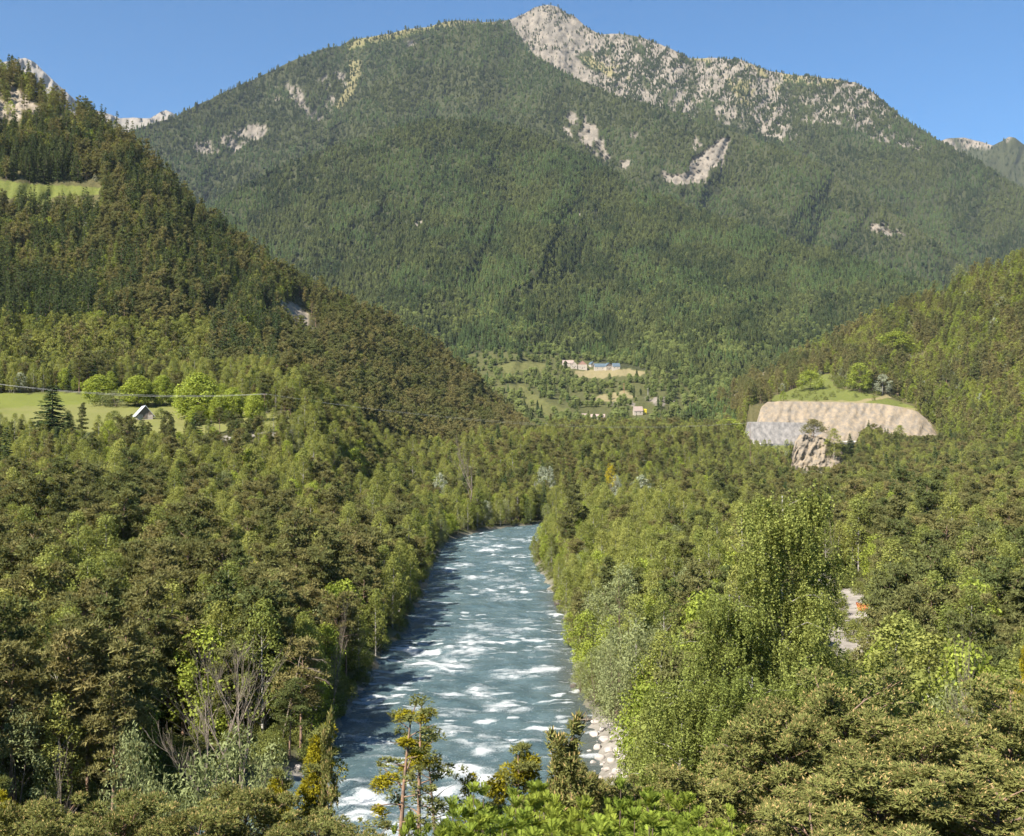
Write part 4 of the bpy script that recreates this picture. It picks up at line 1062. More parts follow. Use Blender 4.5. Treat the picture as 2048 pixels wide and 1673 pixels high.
idx = np.where(bl_, re_.integers(6, 11, n), idx); isb = isb | bl_
tint = np.clip((q2 - .5) * 1.6 + .5 + (q - .5) * .8 + r.normal(0, .26, n), 0, 1)
tint = np.where(isb & rn, np.clip(tint + .15, 0, 1), tint)
rz = r.random(n) * 6.28
Z = Z - .15
K = np.array([KINDS[i] for i in idx]); HN = np.array([HNOM[i] for i in idx])
tpx, tpy = proj(np.stack([X, Y, Z + HN * sc], -1)); bpx, bpy_ = proj(np.stack([X, Y, Z], -1))
inview = (tpx > 8) & (tpx < 2040) & (tpy > 0) & (tpy < 1640) & (Y > 20)
size = (bpy_ - tpy)
CATS = {'meadow_tree': 'broadleaf tree', 'pine': 'pine tree', 'birch': 'birch tree', 'maple': 'broadleaf tree', 'willow': 'willow', 'spruce': 'spruce tree', 'pale': 'silver tree', 'shrub': 'shrub'}
def band(kd, sd, Yv, pxv, sc_, dv, tn_):
    hgt = 'tall' if sc_ > 1.0 else ('short' if sc_ < .8 else 'mid-height')
    tone = {'pine': ('dark olive', 'olive', 'brownish'), 'birch': ('green', 'light green', 'yellow-green'), 'maple': ('green', 'fresh-green', 'yellow-green'), 'willow': ('grey-green', 'grey-green', 'grey-green'), 'spruce': ('dark', 'dark', 'green'), 'pale': ('silvery',) * 3, 'shrub': ('dark green', 'green', 'light green')}[kd][0 if tn_ < .33 else (1 if tn_ < .66 else 2)]
    look = hgt + ' ' + tone + ' ' + {'pine': 'pine', 'birch': 'birch', 'maple': 'round-crowned tree', 'willow': 'bushy willow', 'spruce': 'pointed spruce', 'pale': 'pale-leaved tree', 'shrub': 'shrub'}[kd]
    if sd < 0:
        e_ = 'at the left edge, ' if pxv < 200 else ('near the river, ' if dv < 25 else '')
        if dv < 7 and Yv < 470: w = "on the left water's edge, " + ('near' if Yv < 130 else ('beside the rapids' if Yv < 210 else ('half way to the bend' if Yv < 330 else 'by the bend')))
        elif Yv < 100: w = e_ + 'at the front of the left wood'
        elif Yv < 130: w = e_ + 'behind the shaded clearing on the left'
        elif Yv < 180: w = e_ + 'in the left wood level with the boulders'
        elif Yv < 240: w = e_ + 'in the left wood level with the rapids'
        elif Yv < 380: w = e_ + 'towards the back of the left wood'
        else: w = e_ + 'below the meadow and beyond the river bend'
    else:
        if dv < 7 and Yv < 470: w = "on the right water's edge, " + ('near the boulder pile' if Yv < 150 else ('half way to the bend' if Yv < 300 else 'by the bend'))
        elif pxv < 1500 and Yv < 470: w = 'in the light right bank wood, ' + ('near the boulder pile' if Yv < 150 else ('beside the rapids' if Yv < 260 else 'towards the bend'))
        elif Yv < 130: w = 'between the foreground pines and the gravel patch'
        elif Yv < 260: w = 'in the right wood ' + ('left of the gravel patch' if pxv < 1590 else ('right of the gravel patch' if pxv < 1850 else 'at the right edge of the photo'))
        else: w = 'in the olive wood below the right hillside'
    return look + ' ' + w
ind = np.zeros(n, bool)
LIM = {'pine': 290, 'birch': 270, 'maple': 110, 'willow': 90, 'spruce': 40, 'pale': 30, 'shrub': 90}
for kd, lim in LIM.items():
    c_ = np.where(keep & inview & (K == kd))[0]
    c_ = c_[np.argsort(-size[c_])][:lim]
    ind[c_] = True
for i in np.where(ind)[0]:
    kd = KINDS[idx[i]]; first = KINDS.index(kd)
    lab = band(kd, side[i], Y[i], px[i], sc[i], d[i], tint[i])
    plant(kd, int(idx[i] - first), (X[i], Y[i], Z[i]), rz[i], float(sc[i]), tint[i], lab, CATS[kd], CATS[kd] + 's of the valley wood', name=CATS[kd].replace(' ', '_'))
rest = keep & ~ind
for nm, sel, lb in (('left_valley_wood', rest & left, 'dense pine and birch wood filling the valley left of the river'), ('right_valley_wood', rest & ~left, 'dense olive and light green wood filling the valley right of the river')):
    s_ = np.where(sel)[0]
    scatter(nm, np.stack([X[s_], Y[s_], Z[s_]], 1), rz[s_], sc[s_], idx[s_], tint[s_], 'valley_tree', lb, 'wood')
# undergrowth close to the ground
n2 = 5200; ux = r.random(n2); yy2 = 60 + 330 * r.random(n2) ** 1.3
xx2 = ((-100 + 2250 * ux) - CX) / F * yy2
d2, _, s2 = river_dist(xx2, yy2); pz2 = ground_z(xx2, yy2); p2x, p2y = proj(np.stack([xx2, yy2, pz2], -1))
k2 = (d2 > .8) & ~gravel_mask(xx2, yy2) & ~((p2x > 1120) & (p2x < 1270) & (p2y > 1430) & (p2y < 1600))
scatter('undergrowth', np.stack([xx2, yy2, pz2 - .1], 1)[k2], (r.random(n2) * 6.28)[k2], (.28 + .4 * r.random(n2))[k2], r.integers(21, 24, n2)[k2], r.random(n2)[k2], 'valley_tree', 'low green undergrowth between the trunks on both banks', 'undergrowth')

# ------------------------------------------------------------------ road cut, rock outcrop, retaining wall
M['cut'] = terrain_mat('road_cut_rock', rock=(0.27, 0.215, 0.15), rock2=(0.17, 0.15, 0.125), rs=0.22, bumpd=1.2)
cutpoly = [('rock', 1.0, [(1400, 700), (2000, 700), (2000, 1000), (1400, 1000)])]
CUT = loft('cliff', [(1500, 880, 1080), (1512, 850, 1088), (1522, 815, 1096), (1535, 804, 1100), (1600, 803, 1100), (1700, 805, 1100), (1760, 808, 1100), (1800, 814, 1098), (1835, 824, 1096), (1862, 846, 1092), (1885, 880, 1088)],
           [(1500, 886, 1062), (1885, 886, 1062)], M['cut'], du=3, nv=60, polys=cutpoly, amp=0.004, nf=0.02, seed=44, skn=1.0, rough=0.0025, roughfreq=0.035)
OUTC = loft('rock_outcrop', [(1574, 944, 1038), (1582, 915, 1043), (1590, 884, 1045), (1600, 869, 1045), (1612, 868, 1045), (1640, 874, 1045), (1660, 884, 1045), (1685, 905, 1044), (1702, 930, 1042), (1722, 950, 1040)],
            [(1574, 948, 1033), (1605, 952, 1031), (1722, 952, 1031)], M['cut'], du=2, nv=60, polys=cutpoly, amp=0.004, nf=0.03, seed=47, skn=2, rough=0.006, roughfreq=0.09)
EMB = loft('embankment', [(1380, 900, 1046), (1500, 892, 1046), (1650, 888, 1046), (1870, 887, 1046), (1960, 884, 1046)], [(1380, 935, 1015), (1568, 942, 1018), (1584, 925, 1043), (1712, 925, 1043), (1730, 942, 1018), (1960, 940, 1015)], M['hill'], du=4, nv=24, polys=[('grass', .8, [(1300, 800), (2000, 800), (2000, 1000), (1300, 1000)])], amp=0.0, nf=0.02, seed=61, skn=.5)
def put(px_, py_, dd_): return W(px_, py_, dd_)
m = MA()
M['netting'] = simple_mat('grey_netted_wall', (0.215, 0.20, 0.185), (0.12, 0.115, 0.11), 0.30, 0.95, stretch=(1, 1, .15))
us = np.linspace(0, 1, 60); vs_ = np.linspace(0, 1, 14)
TL = np.array([put(1497, 844, 1070), put(1570, 845, 1074), put(1650, 847, 1083)]); BL = np.array([put(1488, 888, 1057), put(1570, 888, 1058), put(1645, 886, 1063)])
def li(A, u): return np.stack([np.interp(u, [0, .5, 1], A[:, c]) for c in range(3)], -1)
Gf = li(BL, us)[None] * (1 - vs_[:, None, None]) + li(TL, us)[None] * vs_[:, None, None]
Gf[..., 1] += (fbm(Gf[..., 0] / 6, Gf[..., 2] / 4, 3, 3) - .5) * 2.0
Gb = Gf + np.array([0, 6.0, 0])
nv_, nu_ = Gf.shape[:2]
ii = np.arange(nv_ - 1)[:, None] * nu_; jj = np.arange(nu_ - 1)[None]
Q = np.stack([ii + jj, ii + jj + 1, ii + nu_ + jj + 1, ii + nu_ + jj], -1).reshape(-1, 4)
m.add(Gf.reshape(-1, 3), Q); 
tp = np.stack([Gf[-1], Gb[-1]], 0).reshape(-1, 3); m.add(tp, [[j, j + 1, nu_ + j + 1, nu_ + j] for j in range(nu_ - 1)])
sd1 = np.stack([Gf[:, 0], Gb[:, 0]], 0).reshape(-1, 3); m.add(sd1, [[j, j + 1, nv_ + j + 1, nv_ + j] for j in range(nv_ - 1)])
tag(link('retaining_wall', m.mesh('retaining_wall', [M['netting']])), 'grey netted retaining wall under the tan road cut', 'retaining wall')
M['road'] = simple_mat('pale_asphalt', (0.16, 0.155, 0.15), (0.12, 0.12, 0.115), 0.4, 0.9)
ra = np.array([W(p_, q_, 1046) for p_, q_ in ((1300, 905), (1420, 893), (1500, 890), (1650, 886), (1860, 885), (1960, 880))])
rb = ra + np.array([0, 9.0, 0.05])
m = MA(); k = len(ra)
m.add(np.concatenate([ra, rb, ra - [0, .6, 1.6], rb - [0, 0, 1.6]]), [[j, j + 1, k + j + 1, k + j] for j in range(k - 1)] + [[2 * k + j, 2 * k + j + 1, j + 1, j] for j in range(k - 1)])
tag(link('road', m.mesh('road', [M['road']])), kind='structure')
M['white'] = simple_mat('white_painted_concrete', (0.6, 0.58, 0.53), (0.5, 0.48, 0.44), 0.5, 0.8)
def barrier(x0, x1, y0, y1, lab):
    a = W(x0, y0, 1045.6); b = W(x1, y1, 1045.6); m = MA(); n_ = 10
    for j in range(n_):
        p_ = a + (b - a) * (j + .5) / n_; L_ = np.linalg.norm(b - a) / n_
        m.box(p_ + [0, 0, .55], (L_ * .96, .35, 1.15)); m.box(p_ + [0, 0, .1], (L_ * .96, .7, .35))
    tag(link('road_barrier', m.mesh('road_barrier', [M['white']])), lab, 'barrier')
r = np.random.default_rng(71); nE = 420
P_, ex, ey, _k = sample(EMB, nE, np.where(inpoly(EMB['px'], EMB['py'], [(1585, 860), (1712, 860), (1722, 960), (1585, 960)]), 0.0, 1.0), r)
scatter('embankment_shrubs', P_, r.random(nE) * 6.28, .45 + .35 * r.random(nE), r.integers(12, 24, nE), r.random(nE), 'hill_tree', 'green shrubs and small trees on the bank below the road', 'shrubs')
nO = 46
P_, ex, ey, _k = sample(OUTC, nO, np.where(inpoly(OUTC['px'], OUTC['py'], [(1650, 878), (1690, 900), (1725, 950), (1668, 950), (1655, 920)]), 1.0, 0.04), r)
scatter('outcrop_shrubs', P_, r.random(nO) * 6.28, .25 + .4 * r.random(nO), r.integers(12, 24, nO), r.random(nO), 'hill_tree', 'green shrubs clinging to the right side of the rock outcrop', 'shrubs')
barrier(1680, 1785, 884.5, 884.5, 'long white roadside barrier at the foot of the road cut')
barrier(1412, 1440, 890, 889.5, 'short white barrier end left of the netted wall')
barrier(1506, 1522, 889, 889, 'white barrier piece directly below the netted wall')
# white boulders on the grass ledge
def rock(seed, sub=3, flat=.7, amp=.35):
    import bmesh
    bm = bmesh.new(); bmesh.ops.create_icosphere(bm, subdivisions=sub, radius=1.0)
    V = np.array([v.co[:] for v in bm.verts]); Fc = [[v.index for v in f.verts] for f in bm.faces]; bm.free()
    rg = np.random.default_rng(seed)
    for _ in range(7):
        nn = unit(rg.normal(size=3)); c_ = .62 + .25 * rg.random(); dd_ = V @ nn
        V = V - np.outer(np.maximum(dd_ - c_, 0), nn) * .85
    V = V * (1 + amp * .3 * (fbm(V[:, 0] * 2 + seed, V[:, 1] * 2 + V[:, 2], seed, 3)[:, None] - .5)) * np.array([1, .8 + .3 * rg.random(), flat])
    m = MA(); m.add(V, Fc, 0, .5, False)
    return m.mesh('boulder', [M['stone']])
M['stone'] = simple_mat('pale_river_stone', (0.38, 0.34, 0.30), (0.25, 0.225, 0.205), 1.6, 0.85, bump=.4, obj=False)
M['wetstone'] = simple_mat('wet_dark_stone', (0.12, 0.10, 0.085), (0.07, 0.06, 0.055), 1.6, 0.4, obj=False)
RK = [rock(k) for k in range(7)]
def boulder(px_, py_, wpx, lab, grp=None, dark=False, k=0, zoff=0.0):
    P_ = hit(px_, py_, 30, 1300) if py_ > 1000 else None
    rad = wpx / F * P_[1] / 2
    me = RK[k % 7]
    if dark: me = me.copy(); me.materials.clear(); me.materials.append(M['wetstone'])
    o = link('boulder', me); o.location = (P_[0], P_[1], P_[2] + rad * .25 + zoff); o.scale = (rad, rad, rad); o.rotation_euler = (0, 0, k * 1.7)
    return tag(o, lab, 'boulder', grp)
rg = np.random.default_rng(4)
BB = [(1190, 1450, 17), (1205, 1463, 14), (1222, 1456, 18), (1240, 1466, 20), (1188, 1475, 20), (1172, 1486, 13), (1160, 1480, 10), (1207, 1484, 22), (1228, 1482, 20), (1250, 1488, 22), (1196, 1500, 20),
      (1216, 1504, 18), (1238, 1508, 24), (1180, 1512, 20), (1165, 1503, 13), (1200, 1520, 20), (1222, 1526, 18), (1246, 1530, 24), (1232, 1546, 20), (1150, 1490, 9), (1145, 1500, 8), (1175, 1528, 14), (1255, 1510, 20), (1262, 1470, 18), (1210, 1445, 10), (1250, 1555, 22), (1214, 1542, 14), (1236, 1450, 12), (1258, 1450, 14), (1270, 1490, 16)]
for k, (a, b_, c_) in enumerate(BB):
    sz_ = 'large' if c_ >= 20 else ('small' if c_ < 13 else 'mid-sized')
    pos_ = "at the water's edge" if a < 1185 else ('in the middle of the pile' if a < 1235 else 'under the weeping birch')
    boulder(a, b_, c_ * 1.15, '%s pale rounded boulder %s on the right bank' % (sz_, pos_), 'boulders on the right bank', k=k)
for k in range(34):
    t1_ = rg.random(); a = 1150 + 110 * t1_ + 10 * rg.normal(); b_ = 1450 + 120 * rg.random() ** .8 + 20 * t1_
    P_ = hit(a, b_, 60, 300)
    if river_dist(P_[0], P_[1])[0] < -.4: continue
    boulder(a, b_, 6 + 9 * rg.random(), 'small pale stone wedged between the larger boulders of the right bank', 'small stones of the right bank pile', k=k)
boulder(735, 1352, 17, 'white angular boulder on the shaded left bank beside the rapids', k=1)
boulder(752, 1358, 15, 'smaller white boulder touching the angular one on the left bank', k=4)
for k, (a, b_, c_, lb) in enumerate([(795, 1362, 26, 'dark wet rock with foam breaking over it near the left bank'), (770, 1362, 16, 'low wet rock between the white boulders and the rapids'), (862, 1458, 12, 'dark wet rock showing between foam streaks in mid river'), (1182, 1300, 16, 'wet brown rock in the shallows by the right bank trees'),
        (1118, 1368, 12, 'small dark wet rock in front of the right bank shallows'), (1146, 1382, 16, 'flat brown wet rock below the right bank bushes'), (1010, 1362, 10, 'small wet rock under the central breaker'), (1120, 1440, 18, 'broad wet rock near the right bank boulder pile'), (935, 1420, 10, 'wet rock at the foot of the lower breaker'), (1116, 1215, 22, 'brown boulder under the overhanging trees on the right bank')]):
    boulder(a, b_, c_, lb, dark=True, k=k, zoff=.5)
# left bank shingle stones
for k in range(26):
    a = 560 + 150 * rg.random(); b_ = 1400 + 260 * rg.random()
    P_ = hit(a, b_, 40, 300); dd_ = river_dist(P_[0], P_[1])[0]
    if dd_ > 4.5 or dd_ < -.6: continue
    boulder(a, b_, 9 + 9 * rg.random(), 'grey cobble on the shaded shingle of the left bank', 'cobbles on the left bank', k=k)

# ------------------------------------------------------------------ buildings
def house(name, loc, rz, L, Wd, wh, rh, wall, roof, gable=None, lab='', cat='house', over=.4, wins=(), door=True, zsink=1.5):
    """ridge along local x; gable ends at +-x"""
    e = empty(name, loc, rz); tag(e, lab, cat)
    h2, l2 = Wd / 2, L / 2
    m = MA()
    V = [(-l2, -h2, -zsink), (l2, -h2, -zsink), (l2, h2, -zsink), (-l2, h2, -zsink), (-l2, -h2, wh), (l2, -h2, wh), (l2, h2, wh), (-l2, h2, wh)]
    m.add(V, [[0, 1, 5, 4], [1, 2, 6, 5], [2, 3, 7, 6], [3, 0, 4, 7]])
    link('wall', m.mesh('wall', [wall]), e)
    m = MA()
    for s_ in (-1, 1):
        x_ = s_ * l2 * .999
        m.add([(x_, -h2, wh), (x_, h2, wh), (x_, 0, wh + rh)], [[0, 1, 2]])
    link('gable', m.mesh('gable', [gable or wall]), e)
    m = MA(); th = .16
    sl = math.hypot(h2, rh); ox = l2 + over; k_ = (h2 + over) / h2
    for s_ in (-1, 1):
        y1, z1 = s_ * h2 * k_, wh + rh - rh * k_
        A = [(-ox, y1, z1), (ox, y1, z1), (ox, 0, wh + rh), (-ox, 0, wh + rh)]
        A2 = [(a, b, c + th) for a, b, c in A]
        m.add(A + A2, [[0, 1, 2, 3], [4, 5, 6, 7], [0, 1, 5, 4], [0, 3, 7, 4], [1, 2, 6, 5]])
    link('roof', m.mesh('roof', [roof]), e)
    if door:
        m = MA(); m.box((l2 + .03, 0, 1.05), (.08, min(1.6, Wd * .3), 2.1)); link('door', m.mesh('door', [M['darkwood']]), e)
    for (wx, wz, sd_) in wins:
        m = MA(); m.box((wx * l2, sd_ * (h2 + .02), wz), (.9, .08, 1.2)); link('window', m.mesh('window', [M['glass']]), e)
        m = MA(); m.box((l2 + .02, wx * h2, wz), (.08, .9, 1.2)); link('window', m.mesh('window', [M['glass']]), e)
    return e
M['tin'] = simple_mat('white_sheet_metal', (0.52, 0.54, 0.58), (0.42, 0.45, 0.49), 1.2, 0.45, metal=.2, spec=.5, stretch=(3, .2, 1))
M['darkwood'] = simple_mat('weathered_boards', (0.17, 0.135, 0.11), (0.10, 0.08, 0.065), 2.5, 0.9, stretch=(4, 4, .3))
M['stonewall'] = simple_mat('limewashed_stone', (0.42, 0.36, 0.31), (0.30, 0.25, 0.21), 1.5, 0.9)
M['cream'] = simple_mat('cream_render', (0.36, 0.32, 0.26), (0.29, 0.25, 0.2), .6, 0.9)
M['pinkwall'] = simple_mat('pinkish_boards', (0.28, 0.17, 0.13), (0.22, 0.13, 0.1), .8, 0.9)
M['slate'] = simple_mat('blue_grey_sheet_roof', (0.085, 0.12, 0.145), (0.065, 0.09, 0.11), .5, 0.5, spec=.5)
M['tile'] = simple_mat('faded_tile_roof', (0.30, 0.235, 0.20), (0.23, 0.18, 0.155), .8, 0.9)
M['glass'] = simple_mat('dark_window_glass', (0.03, 0.035, 0.04), (0.02, 0.022, 0.025), 1, 0.15, spec=.5)
bp = hit(287, 838, 380, 520)
house('barn', tuple(bp), math.radians(-62), 8.0, 6.2, 1.6, 3.6, M['stonewall'], M['tin'], M['darkwood'], 'small stone barn with a bright white metal roof in the meadow', 'barn', over=.7)
def on(L, px_, py_):
    k = np.argmin((L['px'] - px_) ** 2 + (L['py'] - py_) ** 2); return L['P'].reshape(-1, 3)[k]
def vhouse(x0, x1, yb, yt, rz, wall, roof, lab, gable=None, L_=None, ratio=.6, name='house', wins=((-.5, 2.6, -1), (.4, 2.6, -1)), front=False):
    P_ = on(LF, (x0 + x1) / 2, yb); w_ = (x1 - x0) / F * P_[1]; H_ = (yb - yt) / F * P_[1]
    if front: L2, W2 = w_ * .9, w_
    else: L2, W2 = w_, w_ * ratio
    return house(name, (P_[0], P_[1] + 2, P_[2] + .2), math.radians(rz), L2, W2, H_ * .5, H_ * .5, wall, roof, gable, lab, 'house', wins=wins, zsink=4)
vhouse(1124, 1146, 732, 720, 4, M['cream'], M['tile'], 'long farmhouse with a pale pink tiled roof, leftmost in the hamlet')
vhouse(1140, 1152, 737, 724, -85, M['cream'], M['tile'], 'small cream gabled house in front of the long farmhouse', front=True)
vhouse(1154, 1173, 738, 721, -88, M['cream'], M['tile'], 'gabled house with reddish boards under its gable in the hamlet', gable=M['pinkwall'], front=True)
vhouse(1180, 1190, 735, 725, -60, M['cream'], M['slate'], 'little house with a steep blue-grey roof beside a dark tree', front=True)
vhouse(1189, 1212, 740, 727, 6, M['cream'], M['slate'], 'long white house with a blue-grey roof in the middle of the hamlet', ratio=.5)
vhouse(1210, 1224, 740, 726, -70, M['cream'], M['slate'], 'house with a dark boarded gable in the right half of the hamlet', gable=M['darkwood'], front=True)
vhouse(1226, 1241, 741, 728, 8, M['cream'], M['slate'], 'rightmost house of the hamlet, with a blue-grey roof')
vhouse(1267, 1285, 830, 813, 10, M['cream'], M['tile'], 'white-walled building beside the yellow panel below the hamlet')
vhouse(1160, 1173, 838, 829, 5, M['stonewall'], M['tile'], 'low shed with a pale roof, left of the two sheds below the hamlet', wins=())
vhouse(1184, 1212, 840, 829, -6, M['stonewall'], M['tile'], 'long low shed with a pale roof, right of the two sheds below the hamlet', wins=())
P_ = on(LF, 1289, 829); m = MA(); m.box((0, 0, 2.4), (6, 3, 3.2)); m.add([(-3.4, -1.8, 4), (3.4, -1.8, 4), (2.6, 0, 5.2), (-2.6, 0, 5.2), (3.4, 1.8, 4), (-3.4, 1.8, 4)], [[0, 1, 2, 3], [5, 4, 2, 3]])
for sx in (-1, 1):
    for sy in (-1, 1): m.box((sx * 2.7, sy * 1.3, .2), (.25, .25, 1.6))
M['yellow'] = simple_mat('yellow_painted_metal', (0.45, 0.38, 0.02), (0.38, 0.3, 0.02), 1, 0.5)
o = link('hopper', m.mesh('hopper', [M['yellow']])); o.location = (P_[0], P_[1], P_[2] + 1); tag(o, 'bright yellow hopper beside the white-walled building', 'hopper')

# poles and wires
M['pole'] = simple_mat('grey_pole', (0.42, 0.40, 0.38), (0.3, 0.29, 0.27), 1, .8)
M['redpole'] = simple_mat('rusty_red_pole', (0.35, 0.14, 0.09), (0.25, 0.1, 0.07), 1, .8)
M['woodpole'] = simple_mat('brown_wooden_pole', (0.20, 0.13, 0.09), (0.14, 0.09, 0.06), 2, .9)
M['wire'] = simple_mat('aluminium_wire', (0.60, 0.58, 0.54), (0.5, 0.5, 0.48), 1, .5)
def pole(P_, H_, mat, lab, arm=1.6, r_=.16):
    e = empty('utility_pole', tuple(P_)); tag(e, lab, 'pole')
    m = MA(); m.tube(np.array([[0, 0, -1], [0, 0, H_]]), np.array([r_, r_ * .65]), 8); link('pole_shaft', m.mesh('pole_shaft', [mat]), e)
    m = MA(); m.box((0, 0, H_ - .35), (arm, .14, .14)); link('crossarm', m.mesh('crossarm', [mat]), e)
    for s_ in (-.45, .45):
        m = MA(); m.tube(np.array([[s_ * arm, 0, H_ - .28], [s_ * arm, 0, H_ - .02]]), np.array([.05, .07]), 6); link('insulator', m.mesh('insulator', [M['white']]), e)
    return e
pA = hit(529, 842, 380, 520); HA = (842 - 788) / F * pA[1]
pole(pA, HA, M['woodpole'], 'brown wooden power pole behind the round tree at the right end of the meadow')
pL = np.array([W(-120, 750, 400)[0], 400, 0]); 
topL = W(-120, 752, 400)
topA = pA + [0, 0, HA]
pole((topL[0], topL[1], ground_z(topL[0], topL[1])), topL[2] - ground_z(topL[0], topL[1]), M['woodpole'], 'wooden power pole outside the meadow, carrying the wires from the left')
topR = W(1500, 846, 640)
gR = float(ground_z(topR[0], topR[1]))
pole((topR[0], topR[1], gR), topR[2] - gR, M['woodpole'], 'wooden power pole among the trees, carrying the wires across the river')
def wire(a, b, sag, lab, r_=.035):
    u_ = np.linspace(0, 1, 40)[:, None]; P_ = a * (1 - u_) + b * u_; P_[:, 2] -= (4 * sag * u_ * (1 - u_))[:, 0]
    m = MA(); m.tube(P_, np.full(40, r_), 4); tag(link('power_wire', m.mesh('power_wire', [M['wire']])), lab, 'wire')
for s_, nm in ((-.72, 'upper'), (.72, 'lower')):
    wire(topL + [s_, 0, 0], topA + [s_, 0, -.1 * (s_ > 0)], 3.2 + .5 * (s_ > 0), nm + ' power wire sagging across the meadow to the wooden pole', .03)
    wire(topA + [s_, 0, 0], topR + [s_, 0, 0], 6.5 + .8 * (s_ > 0), nm + ' power wire crossing above the trees beyond the river bend', .016)
P_ = on(LF, 1295, 802); pole(P_, 26 / F * P_[1], M['pole'], 'tall pale grey pole above the quarry bank below the hamlet', r_=.32)
P_ = on(LF, 1246, 786); pole(P_, 19 / F * P_[1], M['redpole'], 'rusty red pole among dark pines below the hamlet', r_=.3)

rq = np.random.default_rng(55); nG = 70; gx_ = 1600 + 140 * rq.random(nG); gy_ = 1150 + 140 * rq.random(nG)
GPt = np.array([hit(a, b_, 120, 330) for a, b_ in zip(gx_, gy_)]); GPt = GPt[~((gx_ > 1690) & (gy_ > 1195) & (gy_ < 1260))]; nG = len(GPt)
scatter('gravel_shrubs', GPt - [0, 0, .1], rq.random(nG) * 6.28, .35 + .55 * rq.random(nG), rq.integers(21, 24, nG), .3 + .6 * rq.random(nG), 'valley_tree', 'green shrubs growing in patches over the gravel on the right', 'shrubs')
# orange skip on the gravel
P_ = hit(1725, 1222, 150, 260)
e = empty('skip_container', tuple(P_), math.radians(-18)); tag(e, 'small rusty orange metal skip half hidden at the edge of the gravel', 'skip')
M['orange'] = simple_mat('rusty_orange_paint', (0.36, 0.085, 0.03), (0.42, 0.16, 0.07), 2.2, .6)
w2, h2, d2_ = 1.1, 1.35, .85
m = MA(); b0 = [(-w2 * .7, -d2_, .15), (w2 * .7, -d2_, .15), (w2 * .7, d2_, .15), (-w2 * .7, d2_, .15)]; b1 = [(-w2, -d2_ * 1.05, h2), (w2, -d2_ * 1.05, h2 * .8), (w2, d2_ * 1.05, h2 * .8), (-w2, d2_ * 1.05, h2)]
m.add(b0 + b1, [[0, 1, 2, 3], [0, 1, 5, 4], [1, 2, 6, 5], [2, 3, 7, 6], [3, 0, 4, 7]])
m.add([(x * .94, y * .94, z - .12) for x, y, z in b1], [[0, 1, 2, 3]])
link('body', m.mesh('body', [M['orange']]), e)
m = MA()
for x in (-.6, -.2, .2, .6): m.box((x, -d2_ * 1.04, .62), (.07, .06, 1.0))
link('rib', m.mesh('rib', [M['orange']]), e)
m = MA(); m.tube(np.array(b1 + b1[:1]), np.full(5, .05), 6); link('rim', m.mesh('rim', [M['orange']]), e)

# ------------------------------------------------------------------ single trees one can point at
def at_top(px_, pytop, dist):
    P_ = W(px_, pytop, dist); g_ = float(ground_z(P_[0], P_[1])); return P_[0], P_[1], g_ - .15, P_[2] - g_ + .15
def single(kind, var, px_, pytop, dist, hn, lab, cat=None, group=None, tint=.5, wide=1.0, rz=None, name=None, hmax=None, tilt=None):
    x_, y_, g_, H_ = at_top(px_, pytop, dist)
    hn = max(v.co.z for v in FORMS[kind][var % len(FORMS[kind])]['crown'].vertices)
    s_ = H_ / hn
    o_ = plant(kind, var, (x_, y_, g_), rz if rz is not None else (px_ * 7.3) % 6.28, 1.0, tint, lab, cat or CATS.get(kind, 'tree'), group, name=name or (cat or CATS.get(kind, 'tree')).replace(' ', '_'), tilt=tilt)
    o_.scale = (wide, wide, s_)
    return o_
def based(kind, var, px_, pybase, pytop, hn, lab, cat=None, group=None, tint=.5, wpx=None, wn=5.0, lo=200, hi=700, name=None):
    P_ = hit(px_, pybase, lo, hi); H_ = (pybase - pytop) / F * P_[1]; s_ = H_ / hn
    w_ = s_ if wpx is None else wpx / F * P_[1] / wn
    o_ = plant(kind, var, (P_[0], P_[1], P_[2] - .1), (px_ * 3.1) % 6.28, 1.0, tint, lab, cat or CATS.get(kind, 'tree'), group, name=name or (cat or CATS.get(kind, 'tree')).replace(' ', '_'))
    o_.scale = (w_, w_, s_); return o_
# round the meadow
for k in range(3): form('meadow_tree', leafy(330 + k, h=9 + k, cs=.06, R=3.2, lumps=95, nleaf=110, ls=.34, lr=(.6, 1.1)), M['bark'], M['maple'])
based('meadow_tree', 0, 197, 803, 752, 9, 'round bright green tree at the back of the meadow, left of the barn', wpx=62, wn=6.4, tint=.7)
based('meadow_tree', 1, 276, 812, 753, 10, 'large round bright green tree standing right behind the barn', wpx=66, wn=6.4, tint=.8)
based('meadow_tree', 2, 325, 812, 752, 11, 'bright green tree right of the one behind the barn', wpx=46, wn=6.4, tint=.7)
based('meadow_tree', 0, 395, 838, 750, 9, 'tallest and broadest bright green tree in the meadow', wpx=88, wn=6.4, tint=1.0)
based('meadow_tree', 1, 372, 822, 775, 10, 'darker green tree touching the left side of the tallest meadow tree', wpx=48, wn=6.4, tint=.2)
based('meadow_tree', 2, 437, 846, 792, 11, 'round green tree in front of the right side of the tallest meadow tree', wpx=44, wn=6.4, tint=.8)
based('meadow_tree', 0, 465, 836, 778, 9, 'green tree between the round tree and the wooden power pole', wpx=48, wn=6.4, tint=.4)
based('meadow_tree', 1, 510, 842, 788, 10, 'single round bright green tree beside the wooden power pole', wpx=44, wn=6.4, tint=1.0)
based('willow', 0, 232, 814, 782, 8, 'low dark green bush left of the barn at the back of the meadow', cat='bush', wpx=58, wn=5.6, tint=.0)
based('shrub', 0, 205, 812, 790, 3.4, 'dark rounded bush under the round tree left of the barn', cat='bush', wpx=50, wn=3.8, tint=.1)
based('shrub', 1, 228, 840, 822, 3.4, 'small brownish bush in the meadow just left of the barn', cat='bush', wpx=30, wn=3.8, tint=.1)
